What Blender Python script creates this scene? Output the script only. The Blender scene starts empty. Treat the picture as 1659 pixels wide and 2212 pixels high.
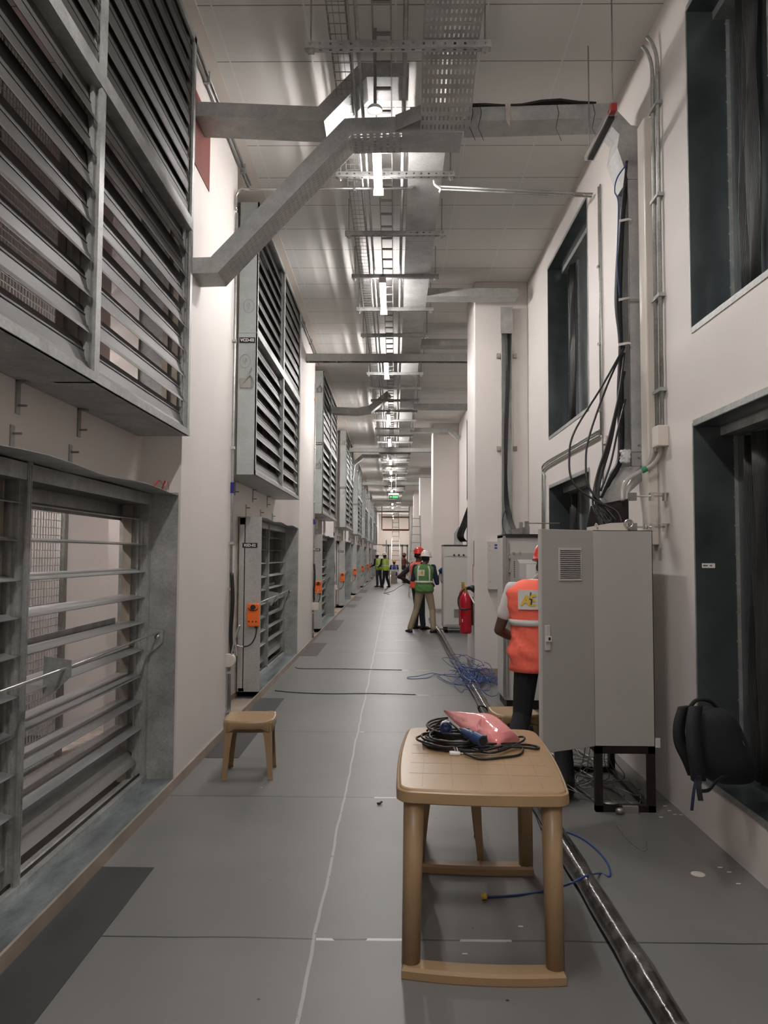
import bpy, bmesh, math, random
from mathutils import Vector, Matrix
random.seed(7)
sc = bpy.context.scene
col = sc.collection
PI = math.pi

# ------------------------------------------------------------------ camera
F = 1660.0; CXP, CYP = 829.5, 1106.0; H = 1.62
pitch = math.atan((1199 - CYP) / F)
yaw = math.atan((853 - CXP) / F * math.cos(pitch))
ROLL = 0.0055
CAMR = (Matrix.Rotation(yaw, 3, 'Z') @ Matrix.Rotation(PI/2 + pitch, 3, 'X') @ Matrix.Rotation(ROLL, 3, 'Z'))
cam_d = bpy.data.cameras.new('camera'); cam = bpy.data.objects.new('camera', cam_d); col.objects.link(cam)
cam.matrix_world = Matrix.Translation((0, 0, H)) @ CAMR.to_4x4()
cam_d.sensor_fit = 'VERTICAL'; cam_d.sensor_height = 36.0; cam_d.lens = 36.0 * F / 2212.0
cam_d.clip_start = 0.05; cam_d.clip_end = 200
sc.camera = cam
CAMR0 = (Matrix.Rotation(yaw, 3, 'Z') @ Matrix.Rotation(PI/2 + pitch, 3, 'X'))
def ray(px, py): return CAMR0 @ Vector(((px - CXP) / F, -(py - CYP) / F, -1.0))
def AT(px, py, Y):           # survey: the point of a photo position at distance Y down the corridor
    d = ray(px, py); t = Y / d.y; return (d.x*t, H + d.z*t)
def FL(px, py, z=0.0):       # the same on a level plane
    d = ray(px, py); t = (z - H) / d.z; return (d.x*t, d.y*t)

# ------------------------------------------------------------------ world, exposure
w = bpy.data.worlds.new('world'); sc.world = w; w.use_nodes = True
bg = w.node_tree.nodes['Background']; bg.inputs[0].default_value = (0.8, 0.85, 1, 1); bg.inputs[1].default_value = 0.02
sc.view_settings.view_transform = 'Standard'; sc.view_settings.look = 'None'
sc.view_settings.gamma = 1.0; sc.view_settings.exposure = 0.5; sc.view_settings.use_curve_mapping = False
LAMP = 185.0                  # emission of the batten diffusers
sc.cycles.max_bounces = 8; sc.cycles.diffuse_bounces = 5; sc.cycles.glossy_bounces = 4
sc.cycles.sample_clamp_indirect = 6.0

# ------------------------------------------------------------------ sizes of the place
XL, XR, XREC = -1.52, 1.83, -1.80      # left pier face, right wall, back of the left bays
ZC = 5.42                              # ceiling
Y0, YE = -3.0, 72.0
XD = -1.44                             # outer face of the upper dampers
BAYS = [(-1.6, 5.42), (7.15, 12.2)] + [(14.35 + 7.4*i, 21.75 + 7.4*i) for i in range(7)]
UP = [(1.75, 5.30)] + [(7.85 + 7.4*i, 11.5 + 7.4*i) for i in range(8)]
LO = [(1.75, 5.36)] + [(8.75 + 7.4*i, 12.08 + 7.4*i) for i in range(8)]
ZU0, ZU1, ZL0, ZL1 = 2.44, 5.31, 0.075, 2.05

# ------------------------------------------------------------------ materials
def nt(name):
    m = bpy.data.materials.new(name); m.use_nodes = True
    return m, m.node_tree.nodes, m.node_tree.links, m.node_tree.nodes['Principled BSDF']
def setp(b, **k):
    for kk, v in k.items():
        b.inputs[kk.replace('_', ' ')].default_value = v
def plain(name, c, rough=0.5, metal=0.0, noise=0.0, scale=8.0, bump=0.0, bscale=60.0, **k):
    m, n, l, b = nt(name)
    b.inputs['Base Color'].default_value = (*c, 1); b.inputs['Roughness'].default_value = rough; b.inputs['Metallic'].default_value = metal
    for kk, v in k.items(): b.inputs[kk.replace('_', ' ')].default_value = v
    tc = n.new('ShaderNodeTexCoord')
    if noise > 0:
        t = n.new('ShaderNodeTexNoise'); t.inputs['Scale'].default_value = scale; t.inputs['Detail'].default_value = 6
        l.new(tc.outputs['Object'], t.inputs['Vector'])
        r = n.new('ShaderNodeValToRGB')
        r.color_ramp.elements[0].position = 0.3; r.color_ramp.elements[1].position = 0.7
        r.color_ramp.elements[0].color = (*[x*(1-noise) for x in c], 1); r.color_ramp.elements[1].color = (*[min(1, x*(1+noise)) for x in c], 1)
        l.new(t.outputs['Fac'], r.inputs['Fac']); l.new(r.outputs['Color'], b.inputs['Base Color'])
    if bump > 0:
        t2 = n.new('ShaderNodeTexNoise'); t2.inputs['Scale'].default_value = bscale; t2.inputs['Detail'].default_value = 4
        l.new(tc.outputs['Object'], t2.inputs['Vector'])
        bp = n.new('ShaderNodeBump'); bp.inputs['Strength'].default_value = bump; bp.inputs['Distance'].default_value = 0.01
        l.new(t2.outputs['Fac'], bp.inputs['Height']); l.new(bp.outputs['Normal'], b.inputs['Normal'])
    return m
def galv(name, c, rough=0.42, metal=0.75, streak=(3, 3, 3), var=0.3, spangle=0.12):
    m, n, l, b = nt(name)
    tc = n.new('ShaderNodeTexCoord'); mp = n.new('ShaderNodeMapping'); mp.inputs['Scale'].default_value = streak
    l.new(tc.outputs['Object'], mp.inputs['Vector'])
    t = n.new('ShaderNodeTexNoise'); t.inputs['Scale'].default_value = 1.5; t.inputs['Detail'].default_value = 8; t.inputs['Roughness'].default_value = 0.65
    l.new(mp.outputs['Vector'], t.inputs['Vector'])
    v = n.new('ShaderNodeTexVoronoi'); v.inputs['Scale'].default_value = 70; l.new(tc.outputs['Object'], v.inputs['Vector'])
    r = n.new('ShaderNodeValToRGB'); r.color_ramp.elements[0].position = 0.3; r.color_ramp.elements[1].position = 0.72
    r.color_ramp.elements[0].color = (*[x*(1-var) for x in c], 1); r.color_ramp.elements[1].color = (*[min(1, x*(1+var)) for x in c], 1)
    l.new(t.outputs['Fac'], r.inputs['Fac'])
    bw = n.new('ShaderNodeRGBToBW'); l.new(v.outputs['Color'], bw.inputs['Color'])
    mr = n.new('ShaderNodeMapRange'); mr.inputs['To Min'].default_value = 1-spangle; mr.inputs['To Max'].default_value = 1+spangle
    l.new(bw.outputs['Val'], mr.inputs['Value'])
    mx = n.new('ShaderNodeVectorMath'); mx.operation = 'SCALE'
    l.new(r.outputs['Color'], mx.inputs[0]); l.new(mr.outputs['Result'], mx.inputs['Scale'])
    l.new(mx.outputs['Vector'], b.inputs['Base Color'])
    mr2 = n.new('ShaderNodeMapRange'); mr2.inputs['To Min'].default_value = rough-0.1; mr2.inputs['To Max'].default_value = rough+0.15
    l.new(t.outputs['Fac'], mr2.inputs['Value']); l.new(mr2.outputs['Result'], b.inputs['Roughness'])
    b.inputs['Metallic'].default_value = metal
    return m
def emit(name, c, s):
    m, n, l, b = nt(name)
    b.inputs['Base Color'].default_value = (*c, 1); b.inputs['Emission Color'].default_value = (*c, 1); b.inputs['Emission Strength'].default_value = s
    return m
M = {}
M['wall'] = plain('painted_plaster', (0.67, 0.625, 0.595), 0.55, noise=0.03, scale=1.2, bump=0.08, bscale=40)
M['wallw'] = plain('cream_plaster', (0.72, 0.66, 0.60), 0.6, noise=0.03, scale=1.5, bump=0.05)
M['galv'] = galv('galvanised_steel', (0.38, 0.39, 0.375), 0.45, 0.6)
M['galvp'] = galv('galvanised_panel', (0.45, 0.49, 0.475), 0.42, 0.4, (1.2, 1.2, 2.5), 0.14, 0.05)
M['galvs'] = galv('spangled_panel', (0.43, 0.44, 0.42), 0.5, 0.35, (2, 2, 2), 0.14, 0.10)
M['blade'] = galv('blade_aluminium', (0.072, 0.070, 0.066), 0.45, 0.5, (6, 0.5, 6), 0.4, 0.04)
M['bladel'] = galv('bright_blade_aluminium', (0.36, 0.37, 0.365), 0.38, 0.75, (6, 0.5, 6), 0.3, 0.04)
M['sill'] = galv('zinc_sill', (0.30, 0.35, 0.36), 0.32, 0.7, (6, 2, 6), 0.45, 0.08)
M['tray'] = galv('zinc_tray', (0.43, 0.435, 0.42), 0.5, 0.35, (3, 3, 3), 0.22, 0.08)
M['steel'] = plain('dull_steel', (0.30, 0.30, 0.29), 0.42, 0.8, noise=0.2, scale=10)
M['chrome'] = plain('bright_steel', (0.62, 0.62, 0.6), 0.25, 0.95)
M['rust'] = plain('weathered_frame', (0.30, 0.27, 0.22), 0.6, 0.3, noise=0.35, scale=6)
M['dark'] = plain('dark_sheet', (0.125, 0.145, 0.15), 0.28, 0.7, noise=0.5, scale=1.6)
M['darkpl'] = plain('dark_plastic_sheet', (0.035, 0.036, 0.034), 0.4, 0.2, noise=0.2, scale=4)
M['skirt'] = plain('brown_skirting', (0.30, 0.245, 0.20), 0.45, noise=0.2, scale=3)
M['black'] = plain('black_rubber', (0.012, 0.012, 0.013), 0.45)
M['blacks'] = plain('black_iron', (0.02, 0.014, 0.012), 0.5, 0.4, noise=0.4, scale=20)
M['white'] = plain('white_plastic', (0.72, 0.69, 0.66), 0.4)
M['cream'] = plain('cream_pvc', (0.62, 0.57, 0.51), 0.4)
M['cab'] = plain('cabinet_paint', (0.40, 0.385, 0.36), 0.42, noise=0.02, scale=4, bump=0.05, bscale=300)
M['cabl'] = plain('cabinet_light', (0.55, 0.53, 0.50), 0.42)
M['orange'] = plain('orange_plastic', (0.85, 0.16, 0.02), 0.4)
M['tan'] = plain('tan_plastic', (0.315, 0.21, 0.112), 0.34, noise=0.05, scale=5)
M['red'] = plain('red_enamel', (0.40, 0.008, 0.018), 0.22)
M['redh'] = plain('red_helmet', (0.65, 0.04, 0.03), 0.25)
M['whiteh'] = plain('white_helmet', (0.75, 0.72, 0.68), 0.25)
M['oranh'] = plain('orange_helmet', (0.75, 0.25, 0.05), 0.3)
M['brass'] = plain('brass', (0.55, 0.36, 0.10), 0.35, 0.9)
M['bluecab'] = plain('blue_cable', (0.02, 0.06, 0.22), 0.4)
M['blue'] = plain('blue_plastic', (0.02, 0.045, 0.13), 0.4)
M['navy'] = plain('navy_cloth', (0.012, 0.016, 0.045), 0.85, bump=0.3, bscale=30)
M['blackc'] = plain('black_cloth', (0.010, 0.010, 0.012), 0.85, bump=0.3, bscale=25)
M['strap'] = plain('dark_webbing', (0.014, 0.015, 0.020), 0.8, bump=0.2, bscale=60)
M['jean'] = plain('dark_denim', (0.03, 0.033, 0.045), 0.85, noise=0.3, scale=10, bump=0.3, bscale=25)
M['khaki'] = plain('khaki_cloth', (0.30, 0.245, 0.165), 0.85, bump=0.4, bscale=20)
M['maroon'] = plain('maroon_cloth', (0.16, 0.05, 0.04), 0.85, bump=0.3, bscale=25)
M['vorg'] = plain('orange_hivis', (1.0, 0.17, 0.11), 0.75, bump=1.0, bscale=13)
M['vgrn'] = plain('green_hivis', (0.085, 0.20, 0.055), 0.75, noise=0.1, scale=3, bump=0.5, bscale=12)
M['vlime'] = plain('lime_hivis', (0.33, 0.48, 0.05), 0.75, noise=0.1, scale=3, bump=0.4, bscale=14)
M['vblue'] = plain('blue_hivis', (0.03, 0.06, 0.28), 0.75, bump=0.4, bscale=14)
M['reflect'] = plain('reflective_tape', (0.62, 0.60, 0.57), 0.35)
M['shirtw'] = plain('white_cloth', (0.62, 0.57, 0.56), 0.8, bump=0.3, bscale=20)
M['skin'] = plain('brown_skin', (0.085, 0.042, 0.028), 0.5, noise=0.1, scale=20)
M['hair'] = plain('black_hair', (0.008, 0.007, 0.007), 0.7)
M['shoe'] = plain('black_leather', (0.012, 0.010, 0.010), 0.4)
M['yellow'] = plain('yellow_paint', (0.72, 0.50, 0.05), 0.5)
M['label'] = plain('black_label', (0.012, 0.012, 0.012), 0.4)
M['text'] = plain('white_lettering', (0.8, 0.78, 0.75), 0.5)
M['bluel'] = plain('blue_label', (0.01, 0.015, 0.20), 0.4)
M['bluet'] = plain('pale_blue_lettering', (0.45, 0.5, 0.8), 0.5)
M['foam'] = plain('foam', (0.55, 0.5, 0.45), 0.8, noise=0.25, scale=14, bump=0.4)
M['equip'] = plain('dark_machine', (0.03, 0.028, 0.03), 0.5, noise=0.4, scale=3)
M['redp'] = plain('red_pipe_paint', (0.35, 0.03, 0.03), 0.4)
M['redd'] = plain('dark_red_paint', (0.30, 0.045, 0.03), 0.5)
M['wire'] = plain('light_wire', (0.5, 0.5, 0.49), 0.5, 0.3)
M['green'] = plain('green_tape', (0.02, 0.20, 0.11), 0.5)
M['lamp'] = emit('lamp_diffuser', (1.0, 0.955, 0.93), LAMP)
M['lampq'] = emit('plant_lamp_diffuser', (1.0, 0.93, 0.90), LAMP*0.45)
M['lampb'] = emit('dome_bulb', (1.0, 0.95, 0.9), 6.0)
M['exit'] = emit('exit_green', (0.05, 0.5, 0.12), 0.3)
M['tape'] = plain('clear_tape', (0.5, 0.48, 0.45), 0.15)
M['darkstrip'] = plain('dark_floor_strip', (0.035, 0.036, 0.036), 0.5, noise=0.2, scale=2)
M['clear'] = plain('clear_tubing', (0.62, 0.60, 0.56), 0.12, Transmission_Weight=0.35)
M['wrap'] = plain('cling_film', (0.8, 0.8, 0.8), 0.08, Alpha=0.45)
M['bag'] = plain('pink_film', (0.95, 0.30, 0.30), 0.14, noise=0.15, scale=9, Transmission_Weight=0.3, Alpha=0.9, bump=0.6, bscale=22)

def mat_floor():
    m, n, l, b = nt('grey_floor_sheets')
    tc = n.new('ShaderNodeTexCoord'); sx = n.new('ShaderNodeSeparateXYZ'); l.new(tc.outputs['Object'], sx.inputs[0])
    def math_(op, a, c=None, d=None):
        x = n.new('ShaderNodeMath'); x.operation = op
        for i, v in enumerate((a, c, d)):
            if v is None: continue
            if isinstance(v, (int, float)): x.inputs[i].default_value = v
            else: l.new(v, x.inputs[i])
        return x.outputs[0]
    wob = n.new('ShaderNodeTexNoise'); wob.inputs['Scale'].default_value = 2.0; l.new(tc.outputs['Object'], wob.inputs['Vector'])
    wv = math_('MULTIPLY', math_('SUBTRACT', wob.outputs['Fac'], 0.5), 0.03)
    X = math_('ADD', sx.outputs['X'], wv); Y = math_('ADD', sx.outputs['Y'], wv)
    # cross joints every 1.9 m, a long joint at x=-0.33
    fy = math_('MULTIPLY', math_('PINGPONG', math_('ADD', Y, -1.44), 0.95), 1.0)
    jy = math_('LESS_THAN', fy, 0.006)
    jx = math_('LESS_THAN', math_('ABSOLUTE', math_('ADD', X, 0.33)), 0.007)
    jx2 = math_('LESS_THAN', math_('ABSOLUTE', math_('ADD', X, -0.86)), 0.005)
    t = n.new('ShaderNodeTexNoise'); t.inputs['Scale'].default_value = 0.9; t.inputs['Detail'].default_value = 8; l.new(tc.outputs['Object'], t.inputs['Vector'])
    r = n.new('ShaderNodeValToRGB'); r.color_ramp.elements[0].position = 0.3; r.color_ramp.elements[1].position = 0.75
    r.color_ramp.elements[0].color = (0.130, 0.131, 0.126, 1); r.color_ramp.elements[1].color = (0.170, 0.166, 0.159, 1)
    l.new(t.outputs['Fac'], r.inputs['Fac'])
    def mix(fac, a, c):
        x = n.new('ShaderNodeMix'); x.data_type = 'RGBA'
        if isinstance(fac, (int, float)): x.inputs[0].default_value = fac
        else: l.new(fac, x.inputs[0])
        for i, v in ((6, a), (7, c)):
            if isinstance(v, tuple): x.inputs[i].default_value = v
            else: l.new(v, x.inputs[i])
        return x.outputs[2]
    c = mix(jy, r.outputs['Color'], (0.045, 0.045, 0.045, 1))
    ws = n.new('ShaderNodeTexNoise'); ws.inputs['Scale'].default_value = 6; ws.inputs['Detail'].default_value = 5; l.new(tc.outputs['Object'], ws.inputs['Vector'])
    wm = math_('MULTIPLY', math_('GREATER_THAN', ws.outputs['Fac'], 0.36), 0.55)
    c = mix(math_('MULTIPLY', jx, wm), c, (0.42, 0.41, 0.39, 1))
    ty = math_('MULTIPLY', math_('LESS_THAN', math_('ABSOLUTE', math_('ADD', fy, -0.004)), 0.006), math_('GREATER_THAN', X, -0.32))
    ws2 = n.new('ShaderNodeTexNoise'); ws2.inputs['Scale'].default_value = 3.3; l.new(tc.outputs['Object'], ws2.inputs['Vector'])
    c = mix(math_('MULTIPLY', math_('MULTIPLY', ty, math_('LESS_THAN', X, 0.5)), math_('GREATER_THAN', ws2.outputs['Fac'], 0.47)), c, (0.5, 0.49, 0.47, 1))
    # specks
    v = n.new('ShaderNodeTexVoronoi'); v.inputs['Scale'].default_value = 3.2; l.new(tc.outputs['Object'], v.inputs['Vector'])
    c = mix(math_('LESS_THAN', v.outputs['Distance'], 0.022), c, (0.04, 0.035, 0.03, 1))
    v2 = n.new('ShaderNodeTexVoronoi'); v2.inputs['Scale'].default_value = 1.7; l.new(tc.outputs['Object'], v2.inputs['Vector'])
    c = mix(math_('LESS_THAN', v2.outputs['Distance'], 0.014), c, (0.5, 0.48, 0.45, 1))
    l.new(c, b.inputs['Base Color'])
    b.inputs['Roughness'].default_value = 0.42
    b.inputs['Specular IOR Level'].default_value = 0.4
    return m
M['floor'] = mat_floor()
def mat_ceiling():
    m, n, l, b = nt('ceiling_tiles')
    tc = n.new('ShaderNodeTexCoord'); sx = n.new('ShaderNodeSeparateXYZ'); l.new(tc.outputs['Object'], sx.inputs[0])
    def math_(op, a, c=None):
        x = n.new('ShaderNodeMath'); x.operation = op
        for i, v in enumerate((a, c)):
            if v is None: continue
            if isinstance(v, (int, float)): x.inputs[i].default_value = v
            else: l.new(v, x.inputs[i])
        return x.outputs[0]
    fy = math_('PINGPONG', math_('ADD', sx.outputs['Y'], -5.72), 0.305)
    fx = math_('PINGPONG', math_('ADD', sx.outputs['X'], 1.29), 0.32)
    jy = math_('LESS_THAN', fy, 0.005); jx = math_('LESS_THAN', fx, 0.006)
    x = n.new('ShaderNodeMix'); x.data_type = 'RGBA'; x.inputs[6].default_value = (0.76, 0.75, 0.72, 1); x.inputs[7].default_value = (0.25, 0.24, 0.23, 1)
    l.new(jy, x.inputs[0])
    x2 = n.new('ShaderNodeMix'); x2.data_type = 'RGBA'; l.new(x.outputs[2], x2.inputs[6]); x2.inputs[7].default_value = (0.82, 0.81, 0.79, 1)
    l.new(jx, x2.inputs[0]); l.new(x2.outputs[2], b.inputs['Base Color'])
    b.inputs['Roughness'].default_value = 0.6
    return m
M['ceil'] = mat_ceiling()
def mat_plasticpipe():
    m, n, l, b = nt('film_wrapped_pipe')
    tc = n.new('ShaderNodeTexCoord'); t = n.new('ShaderNodeTexNoise'); t.inputs['Scale'].default_value = 9; t.inputs['Detail'].default_value = 6
    l.new(tc.outputs['Object'], t.inputs['Vector'])
    r = n.new('ShaderNodeValToRGB'); r.color_ramp.elements[0].position = 0.45; r.color_ramp.elements[1].position = 0.75
    r.color_ramp.elements[0].color = (0.018, 0.016, 0.015, 1); r.color_ramp.elements[1].color = (0.10, 0.09, 0.085, 1)
    l.new(t.outputs['Fac'], r.inputs['Fac']); l.new(r.outputs['Color'], b.inputs['Base Color'])
    b.inputs['Roughness'].default_value = 0.18
    bp = n.new('ShaderNodeBump'); bp.inputs['Strength'].default_value = 0.6; bp.inputs['Distance'].default_value = 0.01
    l.new(t.outputs['Fac'], bp.inputs['Height']); l.new(bp.outputs['Normal'], b.inputs['Normal'])
    return m
M['pipe'] = mat_plasticpipe()

# ------------------------------------------------------------------ mesh helpers
class MB:
    def __init__(s): s.v = []; s.f = []
    def quad(s, a, b, c, d):
        i = len(s.v); s.v += [tuple(a), tuple(b), tuple(c), tuple(d)]; s.f.append((i, i+1, i+2, i+3))
    def poly(s, pts):
        i = len(s.v); s.v += [tuple(p) for p in pts]; s.f.append(tuple(range(i, i+len(pts))))
    def box(s, x0, x1, y0, y1, z0, z1):
        i = len(s.v)
        s.v += [(x0,y0,z0),(x1,y0,z0),(x1,y1,z0),(x0,y1,z0),(x0,y0,z1),(x1,y0,z1),(x1,y1,z1),(x0,y1,z1)]
        s.f += [(i,i+3,i+2,i+1),(i+4,i+5,i+6,i+7),(i,i+1,i+5,i+4),(i+1,i+2,i+6,i+5),(i+2,i+3,i+7,i+6),(i+3,i,i+4,i+7)]
        return s
    def obox(s, c, u, v, w_):      # centre and three half-axis vectors
        c, u, v, w_ = map(Vector, (c, u, v, w_)); i = len(s.v)
        for sz in (-1, 1):
            for sx, sy in ((-1,-1),(1,-1),(1,1),(-1,1)):
                s.v.append(tuple(c + u*sx + v*sy + w_*sz))
        s.f += [(i,i+3,i+2,i+1),(i+4,i+5,i+6,i+7),(i,i+1,i+5,i+4),(i+1,i+2,i+6,i+5),(i+2,i+3,i+7,i+6),(i+3,i,i+4,i+7)]
        return s
    def tube(s, pts, r, n=8, cap=True):
        pts = [Vector(p) for p in pts]; rs = r if isinstance(r, (list, tuple)) else [r]*len(pts)
        i0 = len(s.v); up = None
        for k, p in enumerate(pts):
            a = pts[max(0, k-1)]; b = pts[min(len(pts)-1, k+1)]
            t = (b - a)
            t = t.normalized() if t.length > 1e-9 else Vector((0,0,1))
            if up is None:
                up = Vector((0,0,1)) if abs(t.z) < 0.9 else Vector((1,0,0))
            u = (up - t*up.dot(t))
            if u.length < 1e-6: u = t.orthogonal()
            u.normalize(); up = u; v = t.cross(u)
            for j in range(n):
                an = 2*PI*j/n; s.v.append(tuple(p + (u*math.cos(an) + v*math.sin(an))*rs[k]))
        for k in range(len(pts)-1):
            for j in range(n):
                a = i0 + k*n + j; b = i0 + k*n + (j+1) % n
                s.f.append((a, b, b+n, a+n))
        if cap:
            s.f.append(tuple(i0 + j for j in reversed(range(n)))); e = i0 + (len(pts)-1)*n
            s.f.append(tuple(e + j for j in range(n)))
        return s
    def cyl(s, a, b, r0, r1=None, n=16): return s.tube([a, b], [r0, r0 if r1 is None else r1], n)
    def loft(s, rings, cap=True):   # rings: lists of points, same length
        i0 = len(s.v); n = len(rings[0])
        for r in rings: s.v += [tuple(p) for p in r]
        for k in range(len(rings)-1):
            for j in range(n):
                a = i0+k*n+j; b = i0+k*n+(j+1) % n
                s.f.append((a, b, b+n, a+n))
        if cap:
            s.f.append(tuple(i0+j for j in reversed(range(n)))); e = i0+(len(rings)-1)*n
            s.f.append(tuple(e+j for j in range(n)))
        return s
    def ell(s, c, rx, ry, rz, n=16, m=10, rot=None):
        c = Vector(c); rings = []
        for k in range(1, m):
            ph = -PI/2 + PI*k/m; ring = []
            for j in range(n):
                an = 2*PI*j/n; p = Vector((rx*math.cos(ph)*math.cos(an), ry*math.cos(ph)*math.sin(an), rz*math.sin(ph)))
                if rot: p = rot @ p
                ring.append(c + p)
            rings.append(ring)
        return s.loft(rings)
    def cap_limb(s, pts, rs, n=12):   # tapered limb with round ends
        pts = [Vector(p) for p in pts]
        s.tube(pts, rs, n)
        s.ell(pts[0], rs[0], rs[0], rs[0], n, 6); s.ell(pts[-1], rs[-1], rs[-1], rs[-1], n, 6)
        for p, r in zip(pts[1:-1], rs[1:-1]): s.ell(p, r, r, r, n, 6)
        return s
    def prism(s, pts, d):            # polygon pushed along vector d
        d = Vector(d); n = len(pts); a = [Vector(p) for p in pts]; i = len(s.v)
        s.v += [tuple(p) for p in a] + [tuple(p+d) for p in a]
        s.f.append(tuple(i+j for j in reversed(range(n)))); s.f.append(tuple(i+n+j for j in range(n)))
        for j in range(n):
            k = (j+1) % n; s.f.append((i+j, i+k, i+n+k, i+n+j))
        return s
    def perf(s, o, u, v, nu, nv, hu=0.5, hv=0.5):  # sheet with nu x nv slots
        o, u, v = Vector(o), Vector(u), Vector(v); du, dv = u/nu, v/nv
        for j in range(nv):
            a = o + dv*j; g = (1-hv)/2
            s.quad(a, a+u, a+u+dv*g, a+dv*g)
            s.quad(a+dv*(1-g), a+dv*(1-g)+u, a+dv+u, a+dv)
            for i in range(nu):
                e = (1-hu)/2; b = a + du*i + dv*g; h = dv*hv
                s.quad(b, b+du*e, b+du*e+h, b+h)
                c = b + du*(1-e); s.quad(c, c+du*e, c+du*e+h, c+h)
        return s
def link(name, me, parent=None, loc=None):
    o = bpy.data.objects.new(name, me); col.objects.link(o)
    if parent: o.parent = parent
    if loc: o.location = loc
    return o
def obj(name, mb, mat, parent=None, smooth=False, loc=None, bevel=0, solid=0, subsurf=0):
    me = bpy.data.meshes.new(name); me.from_pydata(mb.v, [], mb.f); me.update()
    bm = bmesh.new(); bm.from_mesh(me)
    if solid: bmesh.ops.remove_doubles(bm, verts=bm.verts, dist=1e-5)
    bmesh.ops.recalc_face_normals(bm, faces=bm.faces); bm.to_mesh(me); bm.free()
    me.materials.append(M[mat] if isinstance(mat, str) else mat)
    if smooth:
        me.polygons.foreach_set('use_smooth', [True]*len(me.polygons))
    o = link(name, me, parent, loc)
    if bevel:
        b = o.modifiers.new('bevel', 'BEVEL'); b.width = bevel; b.segments = 2; b.limit_method = 'ANGLE'
    if solid:
        b = o.modifiers.new('solid', 'SOLIDIFY'); b.thickness = solid; b.offset = 0
    if subsurf:
        b = o.modifiers.new('sub', 'SUBSURF'); b.levels = subsurf; b.render_levels = subsurf
    return o
def tag(o, label=None, cat=None, group=None, kind=None):
    if label: o['label'] = label
    if cat: o['category'] = cat
    if group: o['group'] = group
    if kind: o['kind'] = kind
    return o
def thing(name, label, cat, loc=(0,0,0), rz=0, group=None):
    o = bpy.data.objects.new(name, None); o.empty_display_size = 0.1; col.objects.link(o)
    o.location = loc; o.rotation_euler = (0, 0, rz)
    return tag(o, label, cat, group)
def struct(name, mb, mat, **k):
    return tag(obj(name, mb, mat, **k), kind='structure')
def copy_tree(o, parent=None, loc=None):
    c = o.copy(); col.objects.link(c)
    if parent: c.parent = parent
    if loc: c.location = loc
    for ch in list(o.children): copy_tree(ch, c)
    return c
def text(name, body, size, loc, rot, mat, parent=None, ext=0.0008, sx=1.0, bold=0.0):
    cu = bpy.data.curves.new(name, 'FONT'); cu.body = body; cu.size = size; cu.extrude = ext; cu.offset = bold
    cu.align_x = 'CENTER'; cu.align_y = 'CENTER'
    t = bpy.data.objects.new(name, cu); col.objects.link(t)
    bpy.context.view_layer.update()
    me = bpy.data.meshes.new_from_object(t); bpy.data.objects.remove(t); me.materials.append(M[mat])
    o = link(name, me, parent, loc); o.rotation_euler = rot; o.scale = (sx, 1, 1)
    return o
def smooth_path(pts, sub=6):
    pts = [Vector(p) for p in pts]; out = []
    for i in range(len(pts)-1):
        p0 = pts[max(i-1, 0)]; p1 = pts[i]; p2 = pts[i+1]; p3 = pts[min(i+2, len(pts)-1)]
        for k in range(sub):
            t = k/sub
            out.append(0.5*((2*p1) + (p2-p0)*t + (2*p0-5*p1+4*p2-p3)*t*t + (3*p1-p0-3*p2+p3)*t**3))
    out.append(pts[-1]); return out
ORD = ['nearest', 'second', 'third', 'fourth', 'fifth', 'sixth', 'seventh', 'eighth', 'ninth', 'tenth', 'eleventh', 'twelfth', 'thirteenth', 'fourteenth', 'fifteenth', 'sixteenth', 'seventeenth', 'eighteenth', 'nineteenth', 'twentieth']
def nth(i):
    if i < 20: return ORD[i]
    return 'twenty-' + ['first','second','third','fourth','fifth','sixth','seventh','eighth','ninth'][i-20] if i < 29 else 'farthest'

# ================================================================== STRUCTURE
struct('floor', MB().box(-3.75, 2.4, Y0, YE+1, -0.1, 0), 'floor')
struct('ceiling', MB().box(-3.75, 2.4, Y0, YE+1, ZC, ZC+0.1), 'ceil')
struct('trim_1', MB().box(XL-0.28, XL+0.13, Y0, YE, ZC-0.006, ZC), 'wallw')      # plain border board along the left edge of the tiles
# left wall: piers in front, recessed wall with openings behind the dampers
mb = MB()
prev = Y0
for (b0, b1) in BAYS:
    if b0 > prev + 0.01: mb.box(XREC-0.2, XL, prev, b0, 0, ZC)
    prev = b1
mb.box(XREC-0.2, XL, prev, YE, 0, ZC)
for k, (b0, b1) in enumerate(BAYS):
    (u0, u1), (l0, l1) = UP[k], LO[k]
    x0, x1 = XREC-0.2, XREC
    mb.box(x0, x1, b0, b1, 0, ZL0)                                  # under the lower opening
    mb.box(x0, x1, b0, b1, ZL1-0.02, ZU0+0.02)                      # between
    mb.box(x0, x1, b0, b1, ZU1-0.02, ZC)
    mb.box(x0, x1, b0, l0+0.02, ZL0, ZL1-0.02); mb.box(x0, x1, l1-0.02, b1, ZL0, ZL1-0.02)
    mb.box(x0, x1, b0, u0+0.02, ZU0+0.02, ZU1-0.02); mb.box(x0, x1, u1-0.02, b1, ZU0+0.02, ZU1-0.02)
struct('wall_left', mb, 'wall')
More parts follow.
